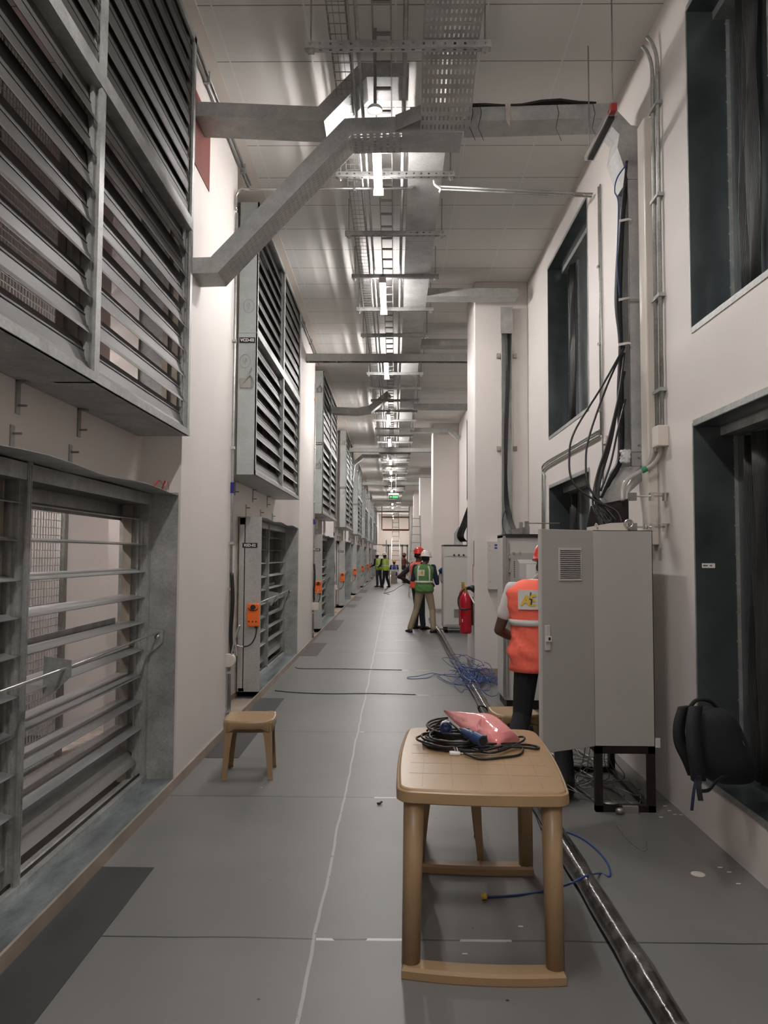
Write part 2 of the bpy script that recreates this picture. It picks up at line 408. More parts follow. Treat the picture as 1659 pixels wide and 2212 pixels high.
# right wall with window openings
WIN = [(2.55, 4.70), (7.22, 9.10), (13.4, 15.3), (17.6, 19.5), (24.5, 26.4), (29, 30.9)]
ZW = [(0.33, 2.42), (3.03, 5.06)]
mb = MB(); prev = Y0
for (a, b) in WIN:
    mb.box(XR, XR+0.5, prev, a, 0, ZC); prev = b
    mb.box(XR, XR+0.5, a, b, 0, ZW[0][0]); mb.box(XR, XR+0.5, a, b, ZW[0][1], ZW[1][0]); mb.box(XR, XR+0.5, a, b, ZW[1][1], ZC)
mb.box(XR, XR+0.5, prev, YE, 0, ZC)
struct('wall_right', mb, 'wall')
mb = MB().box(-3.75, 2.4, YE, YE+0.2, 0, ZC)
struct('wall_back', mb, 'wallw')
struct('wall_front', MB().box(-3.75, 2.4, Y0-0.2, Y0, 0, ZC), 'wall')
struct('wall_outer_left', MB().box(-3.9, -3.75, Y0, YE, 0, ZC), 'wall')
# right piers
for i in range(5):
    y = 10.5 + 11.5*i
    struct('wall_pier', MB().box(1.09, XR, y, y+1.05, 0, ZC), 'wall', bevel=0.012)
    struct('baseboard_right_pier', MB().box(1.085, XR, y-0.012, y+1.05, 0, 0.10), 'skirt')
struct('baseboard_left', MB().box(XL, XL+0.014, Y0, YE, 0, ZL0-0.002), 'skirt')
mb = MB()
for (b0, b1) in BAYS: mb.box(XREC, XREC+0.014, b0, b1, 0, 0.075)
struct('baseboard_left_recess', mb, 'skirt')
# ledge filling the bay floors behind the skirting (sits level with the skirting top)
mb = MB()
for k, (b0, b1) in enumerate(BAYS[1:]): mb.box(XREC, XL, b0, LO[k+1][0]-0.1, 0, 0.012)
struct('trim_2', mb, 'skirt')
# thin dark strips on the floor beside the skirting
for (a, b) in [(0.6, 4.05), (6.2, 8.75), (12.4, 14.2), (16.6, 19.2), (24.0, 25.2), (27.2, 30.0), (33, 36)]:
    struct('trim_3', MB().box(XL+0.016, -1.235, a, b, 0, 0.003), 'darkstrip')

# windows of the right wall: zinc-lined recess closed with dark sheet
nwin = 0
for (a, b) in WIN:
    for (z0, z1) in ZW:
        nwin += 1
        wnd = tag(bpy.data.objects.new('window_%d' % nwin, None), kind='structure'); col.objects.link(wnd); wnd.location = (XR, (a+b)/2, z0)
        cy = (a+b)/2; hw = (b-a)/2; hh = z1-z0
        d = 0.26; t = 0.004
        mb = MB(); e = 0.035
        mb.box(-0.004, d, -hw, -hw+t, 0, hh).box(-0.004, d, hw-t, hw, 0, hh).box(-0.004, d, -hw, hw, 0, t).box(-0.004, d, -hw, hw, hh-t, hh)
        obj('window_lining', mb, 'dark', wnd)
        mb = MB()   # folded flange on the wall face
        mb.box(-0.006, 0, -hw-e*0.4, -hw, -e*0.5, hh+e*0.5).box(-0.006, 0, hw, hw+e*0.4, -e*0.5, hh+e*0.5).box(-0.006, 0, -hw, hw, -e, 0).box(-0.006, 0, -hw, hw, hh, hh+e)
        obj('window_flange', mb, 'galv', wnd)
        obj('window_pane', MB().box(d, d+0.01, -hw, hw, 0, hh), 'dark', wnd)
        mb = MB(); n_ = 4
        for i in range(n_+1):
            yy = -hw + 2*hw*i/n_
            mb.box(d-0.02, d, yy-0.012, yy+0.012, 0, hh)
            for q in range(12):
                zz = hh*(q+0.5)/12; mb.box(d-0.026, d-0.019, yy-0.005, yy+0.005, zz-0.005, zz+0.005)
        mb.box(d-0.10, d, -hw, hw, hh-0.06, hh-0.004)
        obj('window_seam', mb, 'galv', wnd)
        if a < 10:  # loose plastic film hanging in front of the pane, in folds
            mb = MB(); pts = []
            y_a, y_b = hw-0.48, hw-0.28
            for i in range(60):
                u = i/59; yy = y_a + (y_b-y_a)*u
                pts.append((d-0.07+0.03*math.sin(u*12+1)*math.sin(u*5+0.5) + 0.003*math.sin(u*30), yy))
            for i in range(59):
                (xa, ya), (xb, yb) = pts[i], pts[i+1]
                for q in range(8):
                    za, zb = 0.05+(hh-0.15)*q/8, 0.05+(hh-0.15)*(q+1)/8
                    ka, kb = 0.02*math.sin(q*1.3+i*0.2), 0.02*math.sin((q+1)*1.3+i*0.2)
                    mb.quad((xa, ya+ka, za), (xb, yb+ka, za), (xb, yb+kb, zb), (xa, ya+kb, zb))
            obj('plastic_film', mb, 'darkpl', wnd, smooth=True, solid=0.002)

# plant room seen through the near dampers
struct('wall_partition', MB().box(-3.75, XREC-0.2, 6.9, 7.0, 0, ZC), 'wall')
struct('wall_curb', MB().box(-2.7, -2.05, 1.2, 6.85, 0, 0.12), 'foam')
def mesh_screen(label, x, ya, yb, z0, z1):
    t = thing('wire_mesh_screen', label, 'mesh screen', (x, ya, z0), 0, 'mesh screens in the plant room')
    mb = MB(); L_ = yb-ya; h = z1-z0; n1 = int(L_/0.042); n2 = int(h/0.055)
    for i in range(n1+1): mb.box(-0.0025, 0.0025, L_*i/n1-0.0025, L_*i/n1+0.0025, 0, h)
    for i in range(n2+1): mb.box(0.0, 0.004, 0, L_, h*i/n2-0.0025, h*i/n2+0.0025)
    obj('wire_mesh', mb, 'wire', t)
    mb = MB(); 
    for yy in (0, L_): mb.box(-0.03, 0.03, yy-0.03, yy+0.03, 0, h)
    mb.box(-0.02, 0.02, 0, L_, 0, 0.04).box(-0.02, 0.02, 0, L_, h-0.04, h)
    obj('frame', mb, 'galv', t)
mesh_screen('galvanised wire mesh screen seen between the lower blades of the nearest damper', -2.5, 2.0, 4.2, 0.1, 5.0)
mesh_screen('galvanised wire mesh screen beside the white plant room wall', -2.5, 4.35, 5.75, 0.1, 5.0)
t = thing('machine_cabinet', 'dark machine with red pipes behind the wire mesh screens', 'machine', (-3.2, 3.6, 0))
mb = MB().box(-0.45, 0.25, -2.0, 1.9, 0, 3.6)
obj('body', mb, 'equip', t)
mb = MB()
for yy in (-1.5, -0.9, -0.3, 0.3, 0.9, 1.5): mb.cyl((0.32, yy, 0), (0.32, yy, 4.6), 0.04, n=10)
obj('red_pipe', mb, 'redp', t, smooth=True)
mb = MB()
for yy, zz in ((0.6, 1.3), (0.2, 0.95), (1.35, 1.75), (-0.5, 1.6)): mb.box(0.25, 0.36, yy-0.12, yy+0.12, zz-0.08, zz+0.08)
obj('valve_tag', mb, 'yellow', t)

# ================================================================== DAMPERS
def upper_damper(k, y0, y1):
    L_ = y1-y0; h = ZU1-ZU0; dp = XD-XREC
    plates = {1: 'VCD-02', 2: 'VCD-03', 3: 'VCD-04', 4: 'VCD-05'}
    lab = ('tall galvanised louvre damper high on the left wall, %s from the camera' % nth(k))
    if k == 1: lab = 'tall louvre damper high on the left wall bearing the VCD-02 plate'
    t = thing('louvre_damper', lab, 'louvre', (XREC, y0, ZU0), 0, 'upper louvre dampers')
    s = 0.003
    mb = MB().box(0.165, dp, 0, s, 0, h)
    mb.box(0.165, dp, -0.004, 0, h*0.515, h*0.515+0.006).box(0.165, 0.168, 0, 0.31, 0, h)
    for zz in [i*0.28+0.12 for i in range(10)]:
        for xx in (0.21, dp-0.04): mb.box(xx-0.006, xx+0.006, -0.004, 0, zz-0.006, zz+0.006)
    obj('side_panel', mb, 'galvp', t)
    obj('rear_collar', MB().box(0.0, 0.165, 0.30, 0.32, 0, h), 'cream', t)
    mb = MB().box(0.002, dp, s, L_, 0, s).box(0.002, dp, s, L_, h-s, h).box(0.002, dp, L_-s, L_, s, h-s)
    obj('casing', mb, 'galv', t)
    # face frame
    fw = 0.05; fx0, fx1 = dp-0.012, dp+0.004; mid = L_*0.53; hm = h*0.515
    mb = MB()
    for a, b in ((0, 0.03), (mid-0.03, mid+0.03), (L_-fw, L_)): mb.box(fx0, fx1, a, b, 0, h)
    mb.box(dp-0.20, dp-0.012, mid-0.012, mid+0.012, 0, h)
    for a, b in ((mid-0.05, mid-0.02), (mid+0.02, mid+0.05), (L_-0.09, L_-0.06)): mb.box(dp-0.045, dp-0.03, a, b, 0.02, h-0.02)
    mb.box(fx0, fx1+0.003, 0, L_, 0, 0.045).box(fx0, fx1, 0, L_, h-0.05, h)
    mb.box(dp-0.13, fx1, 0.03, L_-0.04, hm-0.03, hm-0.022).box(fx0, fx1+0.004, 0.02, L_-0.02, hm-0.028, hm+0.055)
    obj('frame', mb, 'galv', t)
    for xx in ((dp-0.10, dp-0.17) if k < 4 else ()):
        for (a_, b_) in ((L_-0.03, L_-0.005), (0.005, 0.03), (mid-0.03, mid-0.013), (mid+0.013, mid+0.03)):
            obj('stanchion', MB().box(xx-0.018, xx+0.018, a_, b_, 0.01, h-0.01), 'rust', t)
    # blades: front edge low, folded profile
    for (za, zb) in ((0.05, hm-0.04), (hm+0.06, h-0.05)):
        n_ = 8
        for (ya, yb) in ((0.035, mid-0.032), (mid+0.032, L_-0.052)):
            mb = MB()
            opened = (k == 1 and za > 1 and ya < 1)
            for i in range(n_):
                zc = za + (zb-za)*(i+0.5)/n_
                zt_b = 0.055 if i < 3 else (0.088 if i < 5 else 0.125)
                prof = [(dp-0.010, -0.088), (dp-0.026, -0.060), (dp-0.040, 0.0), (dp-0.048, 0.022), (dp-0.062, zt_b)] if za < 1 else [(dp-0.010, -0.088), (dp-0.018, -0.060), (dp-0.018, 0.0), (dp-0.028, 0.030), (dp-0.040, 0.130)]
                if opened: prof = [(dp-0.03, -0.095), (dp-0.045, -0.04), (dp-0.055, 0.0), (dp-0.07, 0.045), (dp-0.08, 0.09)]
                top = [(x-0.004, z+0.001) for x, z in prof]
                ring = prof + top[::-1]
                mb.prism([(x, ya, zc+z) for x, z in ring], (0, yb-ya, 0))
                mb.box(prof[2][0]-0.006, prof[2][0]+0.0025, ya, yb, zc+0.004, zc+0.009)
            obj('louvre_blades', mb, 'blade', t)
    # quadrant handles on the side panel
    for zz in (3.40-ZU0, 4.93-ZU0):
        mb = MB().box(0.195, 0.30, -0.012, -0.003, zz-0.06, zz+0.04)
        arc = [(0.225+0.105*math.cos(a), -0.014, zz+0.105*math.sin(a)) for a in [(-0.6+1.5*i/10) for i in range(11)]]
        mb.tube(arc, 0.009, 6)
        mb.tube([(0.235, -0.02, zz), (0.235+0.05, -0.022, zz+0.06), (0.235+0.08, -0.03, zz+0.14)], 0.007, 6)
        mb.cyl((0.225, -0.03, zz), (0.225, -0.003, zz), 0.014, n=10)
        obj('quadrant_handle', mb, 'chrome', t)
    if k in plates:
        pz = 3.84-ZU0 if k < 3 else 3.6-ZU0
        p = obj('name_plate', MB().box(0.178, 0.342, -0.006, -0.003, pz-0.028, pz+0.028), 'label', t)
        text('lettering', plates[k], 0.042, (0.26, -0.0065, pz), (PI/2, 0, 0), 'text', p, bold=0.0012)
    if k < 3:
        mb = MB()
        for (ax, az) in ((0.24, 3.62-ZU0), (0.27, 4.2-ZU0)):
            mb.tube([(ax+0.055*math.cos(a), -0.0035, az+0.07*math.sin(a)) for a in [2*PI*i/20 for i in range(21)]], 0.0012, 4)
            mb.tube([(ax-0.015, -0.0035, az+0.03), (ax-0.02, -0.0035, az), (ax+0.02, -0.0035, az), (ax+0.005, -0.0035, az+0.035), (ax, -0.0035, az-0.035)], 0.0012, 4)
        obj('pencil_mark', mb, 'steel', t)
    # fixing straps below the casing
    for f_ in ((0.52, 0.72) if k == 0 else (0.2, 0.5, 0.8)):
        mb = MB().box(0.0, 0.008, L_*f_-0.02, L_*f_+0.02, -0.16, 0.0).box(0.0, 0.05, L_*f_-0.02, L_*f_+0.02, -0.01, 0.0)
        mb.cyl((0.0, L_*f_, -0.12), (0.05, L_*f_, -0.12), 0.006, n=8)
        obj('fixing_strap', mb, 'steel', t)
    return t
def lower_damper(k, y0, y1):
    L_ = y1-y0; h = ZL1-ZL0; dp = XL-XREC
    plates = {1: 'RSD-02', 2: 'RSD-03', 3: 'RSD-04'}
    lab = ('low galvanised louvre damper at floor level on the left, %s from the camera' % nth(k))
    if k == 0: lab = 'largest open bladed louvre damper at floor level, bottom left, nearest the camera'
    if k == 1: lab = 'low louvre damper with the RSD-02 plate behind the tan stool'
    t = thing('smoke_damper', lab, 'louvre', (XREC, y0, ZL0), 0, 'lower louvre dampers')
    s = 0.003
    obj('side_panel', MB().box(0.03, dp+0.002, 0, s, -0.0, h), 'galvs', t)
    mb = MB().box(0, dp+0.002, L_-s, L_, 0, h)
    obj('reveal_panel', mb, 'galv', t)
    mb = MB(); n_ = 16     # slightly buckled head sheet
    for i in range(n_):
        ya, yb = L_*i/n_, L_*(i+1)/n_
        za, zb = h+0.010*math.sin(i*1.1), h+0.010*math.sin((i+1)*1.1)
        mb.quad((0, ya, h), (dp+0.002, ya, za-0.01), (dp+0.002, yb, zb-0.01), (0, yb, h))
    obj('head_sheet', mb, 'galv', t, solid=0.003)
    obj('sill_sheet', MB().box(0.0, dp, 0, L_, -0.004, 0.0), 'sill', t)
    # frame set back in the reveal
    fx = dp-0.19; mid = L_*0.5
    mb = MB()
    for a, b in ((0.0, 0.06), (mid-0.022, mid+0.022), (L_-0.065, L_-0.004)): 
        mb.box(fx-0.20, fx, a+0.012, b-0.012, 0, h)
        mb.box(fx-0.004, fx+0.006, a, b, 0, h).box(fx-0.075, fx-0.06, a-0.004, b+0.004, 0, h)
    for a in (0.015, mid-0.010, mid+0.010, L_-0.05):
        mb.box(fx+0.006, fx+0.010, a-0.003, a+0.003, 0, h-0.02).box(fx-0.045, fx-0.035, a-0.012, a+0.012, 0, h-0.02)
    mb.box(fx-0.20, fx-0.19, 0, L_-0.004, h-0.20, h-0.012)
    mb.box(fx-0.20, fx, 0, L_-0.004, h-0.09, h-0.012).box(fx-0.05, fx+0.012, 0, L_-0.004, 0, 0.035).box(fx-0.11, fx-0.06, 0, L_-0.004, 0, 0.02)
    obj('frame', mb, 'galv', t)
    obj('bottom_track', MB().box(fx-0.19, fx-0.06, 0.03, L_-0.03, 0.0, 0.004).box(fx-0.03, fx-0.022, 0.01, L_-0.01, 0.035, 0.05), 'blacks', t)
    for a in ((0.045, mid-0.035, mid+0.035, L_-0.09) if k < 4 else ()):
        obj('seal_strip', MB().box(fx-0.16, fx-0.10, a-0.008, a+0.008, 0, h-0.08), 'rust', t)
    for (ya, yb) in ((0.05, mid-0.024), (mid+0.024, L_-0.06)):
        mb = MB(); n_ = 10
        for i in range(n_):
            zc = 0.10 + (h-0.20)*(i+0.5)/n_
            tl = 0.10 + 0.05*math.sin(i*2.1+k)
            if i == 0: tl = 0.9
            c, s_ = math.cos(tl), math.sin(tl)
            prof = [(-0.09, 0.0), (-0.045, 0.006), (-0.015, 0.012), (0.015, 0.012), (0.045, 0.006), (0.09, 0.0), (0.088, -0.004), (0.0, 0.002), (-0.088, -0.004)]
            mb.prism([(fx-0.10+c*x+s_*z, ya, zc - s_*x + c*z) for x, z in prof], (0, yb-ya, 0))
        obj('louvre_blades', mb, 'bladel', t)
    # drive rod with crank plates
    rz_ = 1.05-ZL0
    mb = MB().tube([(fx+0.07, 0.05, rz_-0.02), (fx+0.075, mid+0.35, rz_), (fx+0.08, L_-0.02, rz_+0.03)], 0.008, 8)
    for yy in (mid+0.28, L_-0.05): mb.cyl((fx+0.075, yy, rz_), (fx+0.075, yy+0.03, rz_), 0.017, n=10)
    obj('drive_rod', mb, 'chrome', t, smooth=True)
    for yy in (mid+0.27, L_-0.025):
        mb = MB().prism([(fx-0.03, yy, rz_+0.06), (fx+0.11, yy, rz_+0.04), (fx+0.11, yy, rz_-0.04), (fx-0.0, yy, rz_-0.14), (fx-0.03, yy, rz_-0.12)], (0, 0.005, 0))
        obj('crank_plate', mb, 'galv', t)
    mb = MB().prism([(fx-0.13, 0.06, 1.18-ZL0), (fx-0.13, L_-0.3, 1.2-ZL0), (fx-0.13, L_-0.3, 1.16-ZL0), (fx-0.13, 0.06, 1.14-ZL0)], (0.006, 0, 0))
    obj('link_bar', mb, 'steel', t)
    if k > 0:
        a = obj('actuator', MB().box(0.14, 0.275, -0.075, -0.004, 0.735, 0.99), 'orange', t, bevel=0.012)
        mb = MB().cyl((0.21, -0.095, 0.95), (0.21, -0.07, 0.95), 0.03, n=14)
        mb.tube([(0.155+0.055*(1-math.cos(x)), -0.082, 0.945-0.035*math.sin(x)) for x in [PI*i/10 for i in range(11)]], 0.004, 5)
        for xx in (0.165, 0.205, 0.245): mb.cyl((xx, -0.079, 0.79), (xx, -0.07, 0.79), 0.009, n=8)
        mb.box(0.225, 0.26, -0.06, -0.02, 0.715, 0.745)
        obj('clamp', mb, 'black', a)
        pts = smooth_path([(0.245, -0.04, 0.72), (0.235, -0.05, 0.62), (0.18, -0.06, 0.53), (0.10, -0.07, 0.505)], 5)
        obj('lead', MB().tube(pts, 0.007, 6), 'black', a, smooth=True)
        pts = smooth_path([(0.105, -0.07, 0.505), (0.02, -0.07, 0.53), (-0.06+0.05, -0.06, 0.60), (-0.02, -0.05, 0.63)], 5)
        obj('conduit_sleeve', MB().tube(pts, 0.012, 8), 'chrome', a, smooth=True)
        if k in plates:
            p = obj('name_plate', MB().box(0.065, 0.235, -0.006, 0.0, 1.62, 1.675), 'label', t)
            text('lettering', plates[k], 0.043, (0.15, -0.0065, 1.647), (PI/2, 0, 0), 'text', p, bold=0.001)
        mb = MB().box(0.0, 0.03, -0.004, 0.03, 0, h).box(0.024, 0.032, -0.008, 0.0, 0, h)
        obj('edge_angle', mb, 'rust', t)
    for f_ in ((0.5, 0.68) if k == 0 else (0.15, 0.45, 0.75)):
        mb = MB().box(0.0, 0.006, L_*f_-0.02, L_*f_+0.02, h, h+0.17)
        mb.cyl((0.0, L_*f_, h+0.13), (0.05, L_*f_, h+0.13), 0.006, n=8)
        obj('fixing_strap', mb, 'galv' if k == 0 else 'steel', t)
    return t
NB = 9
for k in range(NB):
    upper_damper(k, *UP[k]); lower_damper(k, *LO[k])
tag(obj('paper_scrap', MB().tube([(-1.60, 5.05, 2.06), (-1.575, 5.09, 2.11)], 0.006, 6).tube([(-1.60, 5.24, 2.06), (-1.57, 5.21, 2.12)], 0.006, 6).tube(smooth_path([(-1.57, 5.09, 2.11), (-1.56, 5.15, 2.08), (-1.57, 5.26, 2.12), (-1.57, 5.3, 2.06)]), 0.002, 5), 'redp'),
    'red tipped wire ends resting on the head sheet of the nearest low damper', 'wire')

# white covers standing on the far lower dampers
for k in (2, 3, 4, 5, 6):
    y = LO[k][0]+0.1
    o = obj('pipe_cover', MB().box(XREC+0.05, XREC+0.14, y+1.2, y+1.32, ZL1+0.002, ZU0-0.03).box(XREC+0.17, XREC+0.22, y+1.2, y+1.32, ZL1+0.002, ZU0-0.03), 'white', bevel=0.01)
    tag(o, 'white pipe covers standing on the %s low damper from the camera' % nth(k), 'pipe cover', 'white covers between the upper and lower dampers')

# conduit drops with black sleeve and junction box beside each bay
for k in range(1, 7):
    y = BAYS[k][0] - 0.12 if k < 3 else UP[k][0] - 0.14
    t = thing('conduit_drop', 'grey conduit dropping down the left wall before the %s low damper from the camera' % nth(k), 'conduit', (XL if k < 3 else XREC, y, 0), 0, 'conduit drops on the left wall')
    obj('conduit', MB().tube([(0.022, 0, 0.09), (0.022, 0, 4.82)], 0.013, 8).tube([(0.022, 0.04, 0.09), (0.022, 0.04, 0.75)], 0.011, 8), 'galv', t, smooth=True)
    mb = MB()
    for zz in (0.2, 0.55, 1.3, 1.72, 2.6, 3.6): mb.box(0, 0.04, -0.02, 0.02, zz-0.012, zz+0.012)
    obj('saddle', mb, 'chrome', t)
    obj('sleeve', MB().tube(smooth_path([(0.03, 0, 1.45), (0.045, -0.01, 1.2), (0.03, 0, 0.9), (0.045, 0, 0.72)], 5), 0.019, 8), 'black', t, smooth=True)
    obj('tape_band', MB().cyl((0.022, 0, 2.18), (0.022, 0, 2.28), 0.017, n=10), 'bluel', t)
    obj('tape_ring', MB().cyl((0.022, 0, 4.5), (0.022, 0, 4.54), 0.017, n=10), 'orange', t)
    obj('junction_box', MB().cyl((0.02, -0.045, 0.66), (0.02, 0.02, 0.66), 0.062, n=20) if k == 1 else MB().box(-0.0, 0.12, -0.05, 0.0, 0.6, 0.74), 'cream', t, bevel=0.006)
    obj('flexible_tail', MB().tube(smooth_path([(0.05, -0.03, 0.72), (0.09, -0.03, 0.9), (0.12, -0.03, 0.98), (0.08, -0.03, 0.86), (0.10, -0.03, 0.70)], 5), 0.011, 8), 'chrome', t, smooth=True)
# twin pipes under the ceiling along the piers
for k in range(2):
    a = 5.46+0.0 if k == 0 else BAYS[k][1]-0.4
    b = BAYS[k+1][0]+0.45
    t = tag(obj('ceiling_conduit_pair', MB().tube([(XL+0.02, a, ZC-0.09), (XL+0.02, b, ZC-0.09)], 0.013, 8).tube([(XL+0.035, a, ZC-0.045), (XL+0.035, b, ZC-0.045)], 0.013, 8), 'steel', smooth=True),
        'twin steel conduits under the ceiling above the %s left pier from the camera' % nth(k), 'conduit', 'twin conduits at the top of the left wall')
    mb = MB()
    for q in range(3):
        yy = a + (b-a)*(q+0.5)/3; mb.box(XL+0.001, XL+0.055, yy-0.012, yy+0.012, ZC-0.11, ZC-0.02)
    obj('saddle', mb, 'galv', t)
# reddish patches where branch trays enter the wall
tag(obj('wall_patch', MB().box(XL+0.0005, XL+0.006, 5.47, 6.05, 4.55, 5.12), 'maroon'), 'dark red framed board on the pier where the upper branch tray enters', 'board')

# ================================================================== OVERHEAD SERVICES
ZT = 5.06      # top of trapeze hangers = underside of trays
def YD(D, Z): return (D - (Z-H)*math.sin(pitch))/math.cos(pitch)
def trapeze(i, y, x0, x1):
    t = thing('trapeze_hanger', 'slotted steel trapeze hanger below the ceiling, %s from the camera' % nth(i), 'hanger', (0, y, ZT), 0, 'trapeze hangers under the ceiling')
    n_ = max(6, int((x1-x0)/0.066)); mb = MB()
    b = 0.045 if i else 0.05
    if i < 14:
        mb.perf((x0, 0, -b), (x1-x0, 0, 0), (0, 0, b), n_, 1, 0.24, 0.34)
        mb.perf((x0, 0, -b), (x1-x0, 0, 0), (0, b, 0), n_, 1, 0.30, 0.28)
        mb.quad((x0, b, -b), (x1, b, -b), (x1, b, 0), (x0, b, 0)); mb.quad((x0, 0, 0), (x1, 0, 0), (x1, 0.012, 0), (x0, 0.012, 0))
        obj('slotted_channel', mb, 'steel' if i else 'tray', t, solid=0.003)
    else:
        obj('slotted_channel', mb.box(x0, x1, 0, b, -b, 0), 'steel', t)
    for xx in (x0+0.04, x1-0.04):
        r = obj('threaded_rod', MB().cyl((xx, b/2, -0.08), (xx, b/2, ZC-ZT-0.001), 0.006, n=8), 'galv', t)
        obj('nut', MB().box(xx-0.022, xx+0.022, -0.006, b+0.006, -b-0.012, -b-0.002).cyl((xx, b/2, -b-0.025), (xx, b/2, -b-0.01), 0.012, n=6), 'chrome', r)
TY = [YD(5.14, ZT)] + [YD(6.90 + 1.262*i, ZT) for i in range(29)]
for i, y in enumerate(TY):
    if i == 0: trapeze(i, y, AT(652, 88, y)[0], AT(1056, 88, y)[0])
    else: trapeze(i, y, -0.545, 0.525)
# main closed cable duct beyond the elbow
YB = 5.58; YBE = YB+0.29
t = thing('cable_duct', 'long plain zinc cable duct running down the corridor above the hangers', 'cable duct', (0.26, YBE+0.02, ZT))
L_ = 50
for i in range(21):
    a = L_*i/21; obj('duct_section', MB().box(-0.155, 0.155, a, a+L_/21-0.006, 0.002, 0.10), 'tray', t)
# wide perforated tray near the camera
t = thing('perforated_tray', 'wide perforated zinc cable tray above the nearest hanger', 'cable tray', (0.362, Y0+0.1, ZT))
ln = 5.03 - (Y0+0.1); mb = MB()
lsl = YB - 5.03; zsl = AT(868, 285, YB)[1] - ZT
mb.perf((-0.185, 0, 0.003), (0.37, 0, 0), (0, ln, 0), 12, int(ln/0.075), 0.36, 0.5)
mb.perf((-0.185, ln, 0.003), (0.37, 0, 0), (0, lsl, zsl+0.003), 12, 9, 0.36, 0.5)
obj('perforated_base', mb, 'tray', t, solid=0.0015)
for sx in (-1, 1):
    obj('side_flange', MB().perf((sx*0.185, 0, 0.003), (0, ln, 0), (0, 0, 0.09), int(ln/0.07), 2, 0.5, 0.4).perf((sx*0.185, ln, 0.003), (0, lsl, zsl), (0, 0, 0.09), 8, 2, 0.5, 0.4), 'tray', t, solid=0.0015)
obj('joint_plate', MB().box(-0.19, 0.19, ln-0.25, ln-0.245, -0.002, 0.004), 'galv', t)
# wire basket tray
def basket(x, w_, y0, y1, z, name, label, step=0.10):
    t = thing(name, label, 'cable tray', (x, y0, z)); L_ = y1-y0
    mb = MB()
    for xx, zz in ((-w_/2, 0.06), (-w_/2, 0), (-w_/6, 0), (w_/6, 0), (w_/2, 0), (w_/2, 0.06)): mb.box(xx-0.002, xx+0.002, 0, L_, zz, zz+0.004)
    obj('long_wire', mb, 'steel', t)
    mb = MB(); n_ = int(L_/step)
    for i in range(n_):
        yy = i*step; mb.box(-w_/2, w_/2, yy-0.002, yy+0.002, -0.003, 0.001).box(-w_/2-0.002, -w_/2+0.002, yy-0.002, yy+0.002, 0, 0.064).box(w_/2-0.002, w_/2+0.002, yy-0.002, yy+0.002, 0, 0.064)
    obj('cross_wire', mb, 'steel', t)
basket(-0.39, 0.12, Y0+0.1, 45, ZT+0.005, 'wire_basket_tray', 'narrow steel wire basket tray left of the ceiling lamps')
t = thing('cable_ladder', 'narrow steel cable ladder running along the ceiling above the lamps', 'cable ladder', (-0.10, Y0+0.1, ZT+0.002))
L_ = 48; mb = MB().box(-0.065, -0.055, 0, L_, 0, 0.05).box(0.055, 0.065, 0, L_, 0, 0.05)
obj('rail', mb, 'steel', t)
rung0 = obj('rung', MB().box(-0.055, 0.055, 0, 0.025, 0.005, 0.02), 'steel', t)
for i in range(1, 95):
    c = rung0.copy(); col.objects.link(c); c.parent = t; c.location = (0, i*0.3, 0)
mb = MB()
for i in range(95, 160): mb.box(-0.055, 0.055, i*0.3, i*0.3+0.025, 0.005, 0.02)
tag(obj('far_rungs', mb, 'steel', t), kind='stuff')
for x, r, lb in ((-0.265, 0.012, 'thin steel conduit between the wire basket and the cable ladder'), (0.055, 0.016, 'steel conduit right of the cable ladder on the ceiling'), (-0.315, 0.009, 'thinnest steel conduit beside the wire basket tray')):
    tag(obj('ceiling_conduit', MB().tube([(x, Y0+0.1, ZT+r+0.002), (x, 50, ZT+r+0.002)], r, 8), 'galv', smooth=True), lb, 'conduit')
tag(obj('grey_duct_panel', MB().box(-0.33, -0.21, 3.9, 4.55, ZT+0.10, ZT+0.20), 'tray'), 'short grey duct box above the conduits at the top of the picture', 'duct')
tag(obj('ceiling_duct_stub', MB().box(-0.02, 0.06, 3.2, 4.5, ZT+0.08, ZT+0.24), 'tray'), 'grey duct stub right of the cable ladder at the top edge', 'duct')

def trough(name, label, path, y0, w_, h=0.11, holes=None, group=None):
    # open channel following a path in the X-Z plane; the width runs along the corridor
    t = thing(name, label, 'cable tray', (path[0][0], y0, path[0][1]), 0, group)
    P = [Vector((p[0]-path[0][0], p[1]-path[0][1])) for p in path]; offs = []
    for i, p in enumerate(P):
        d1 = (P[i]-P[i-1]).normalized() if i else (P[1]-P[0]).normalized()
        d2 = (P[i+1]-P[i]).normalized() if i < len(P)-1 else d1
        n1 = Vector((-d1.y, d1.x)); n2 = Vector((-d2.y, d2.x)); m = (n1+n2).normalized()
        offs.append(p + m*(h/max(0.3, m.dot(n1))))
    mb = MB()
    for i in range(len(P)-1):
        a, b = P[i], P[i+1]
        if holes and i in holes:
            nu = max(2, int((b-a).length/0.045)); mb.perf((a.x, 0, a.y), (b.x-a.x, 0, b.y-a.y), (0, w_, 0), nu, 8, 0.35 if i > 1 else 0.4, 0.5 if i > 1 else 0.22)
        else: mb.quad((a.x, 0, a.y), (b.x, 0, b.y), (b.x, w_, b.y), (a.x, w_, a.y))
    obj('tray_base', mb, 'tray', t, solid=0.002)
    for yy in (0, w_):
        mb = MB()
        for i in range(len(P)-1):
            a, b, c, d = P[i], P[i+1], offs[i+1], offs[i]
            mb.quad((a.x, yy, a.y), (b.x, yy, b.y), (c.x, yy, c.y), (d.x, yy, d.y))
        obj('side_wall', mb, 'tray', t, solid=0.002)
    return t
def A2(px, py, y): return AT(px, py, y)
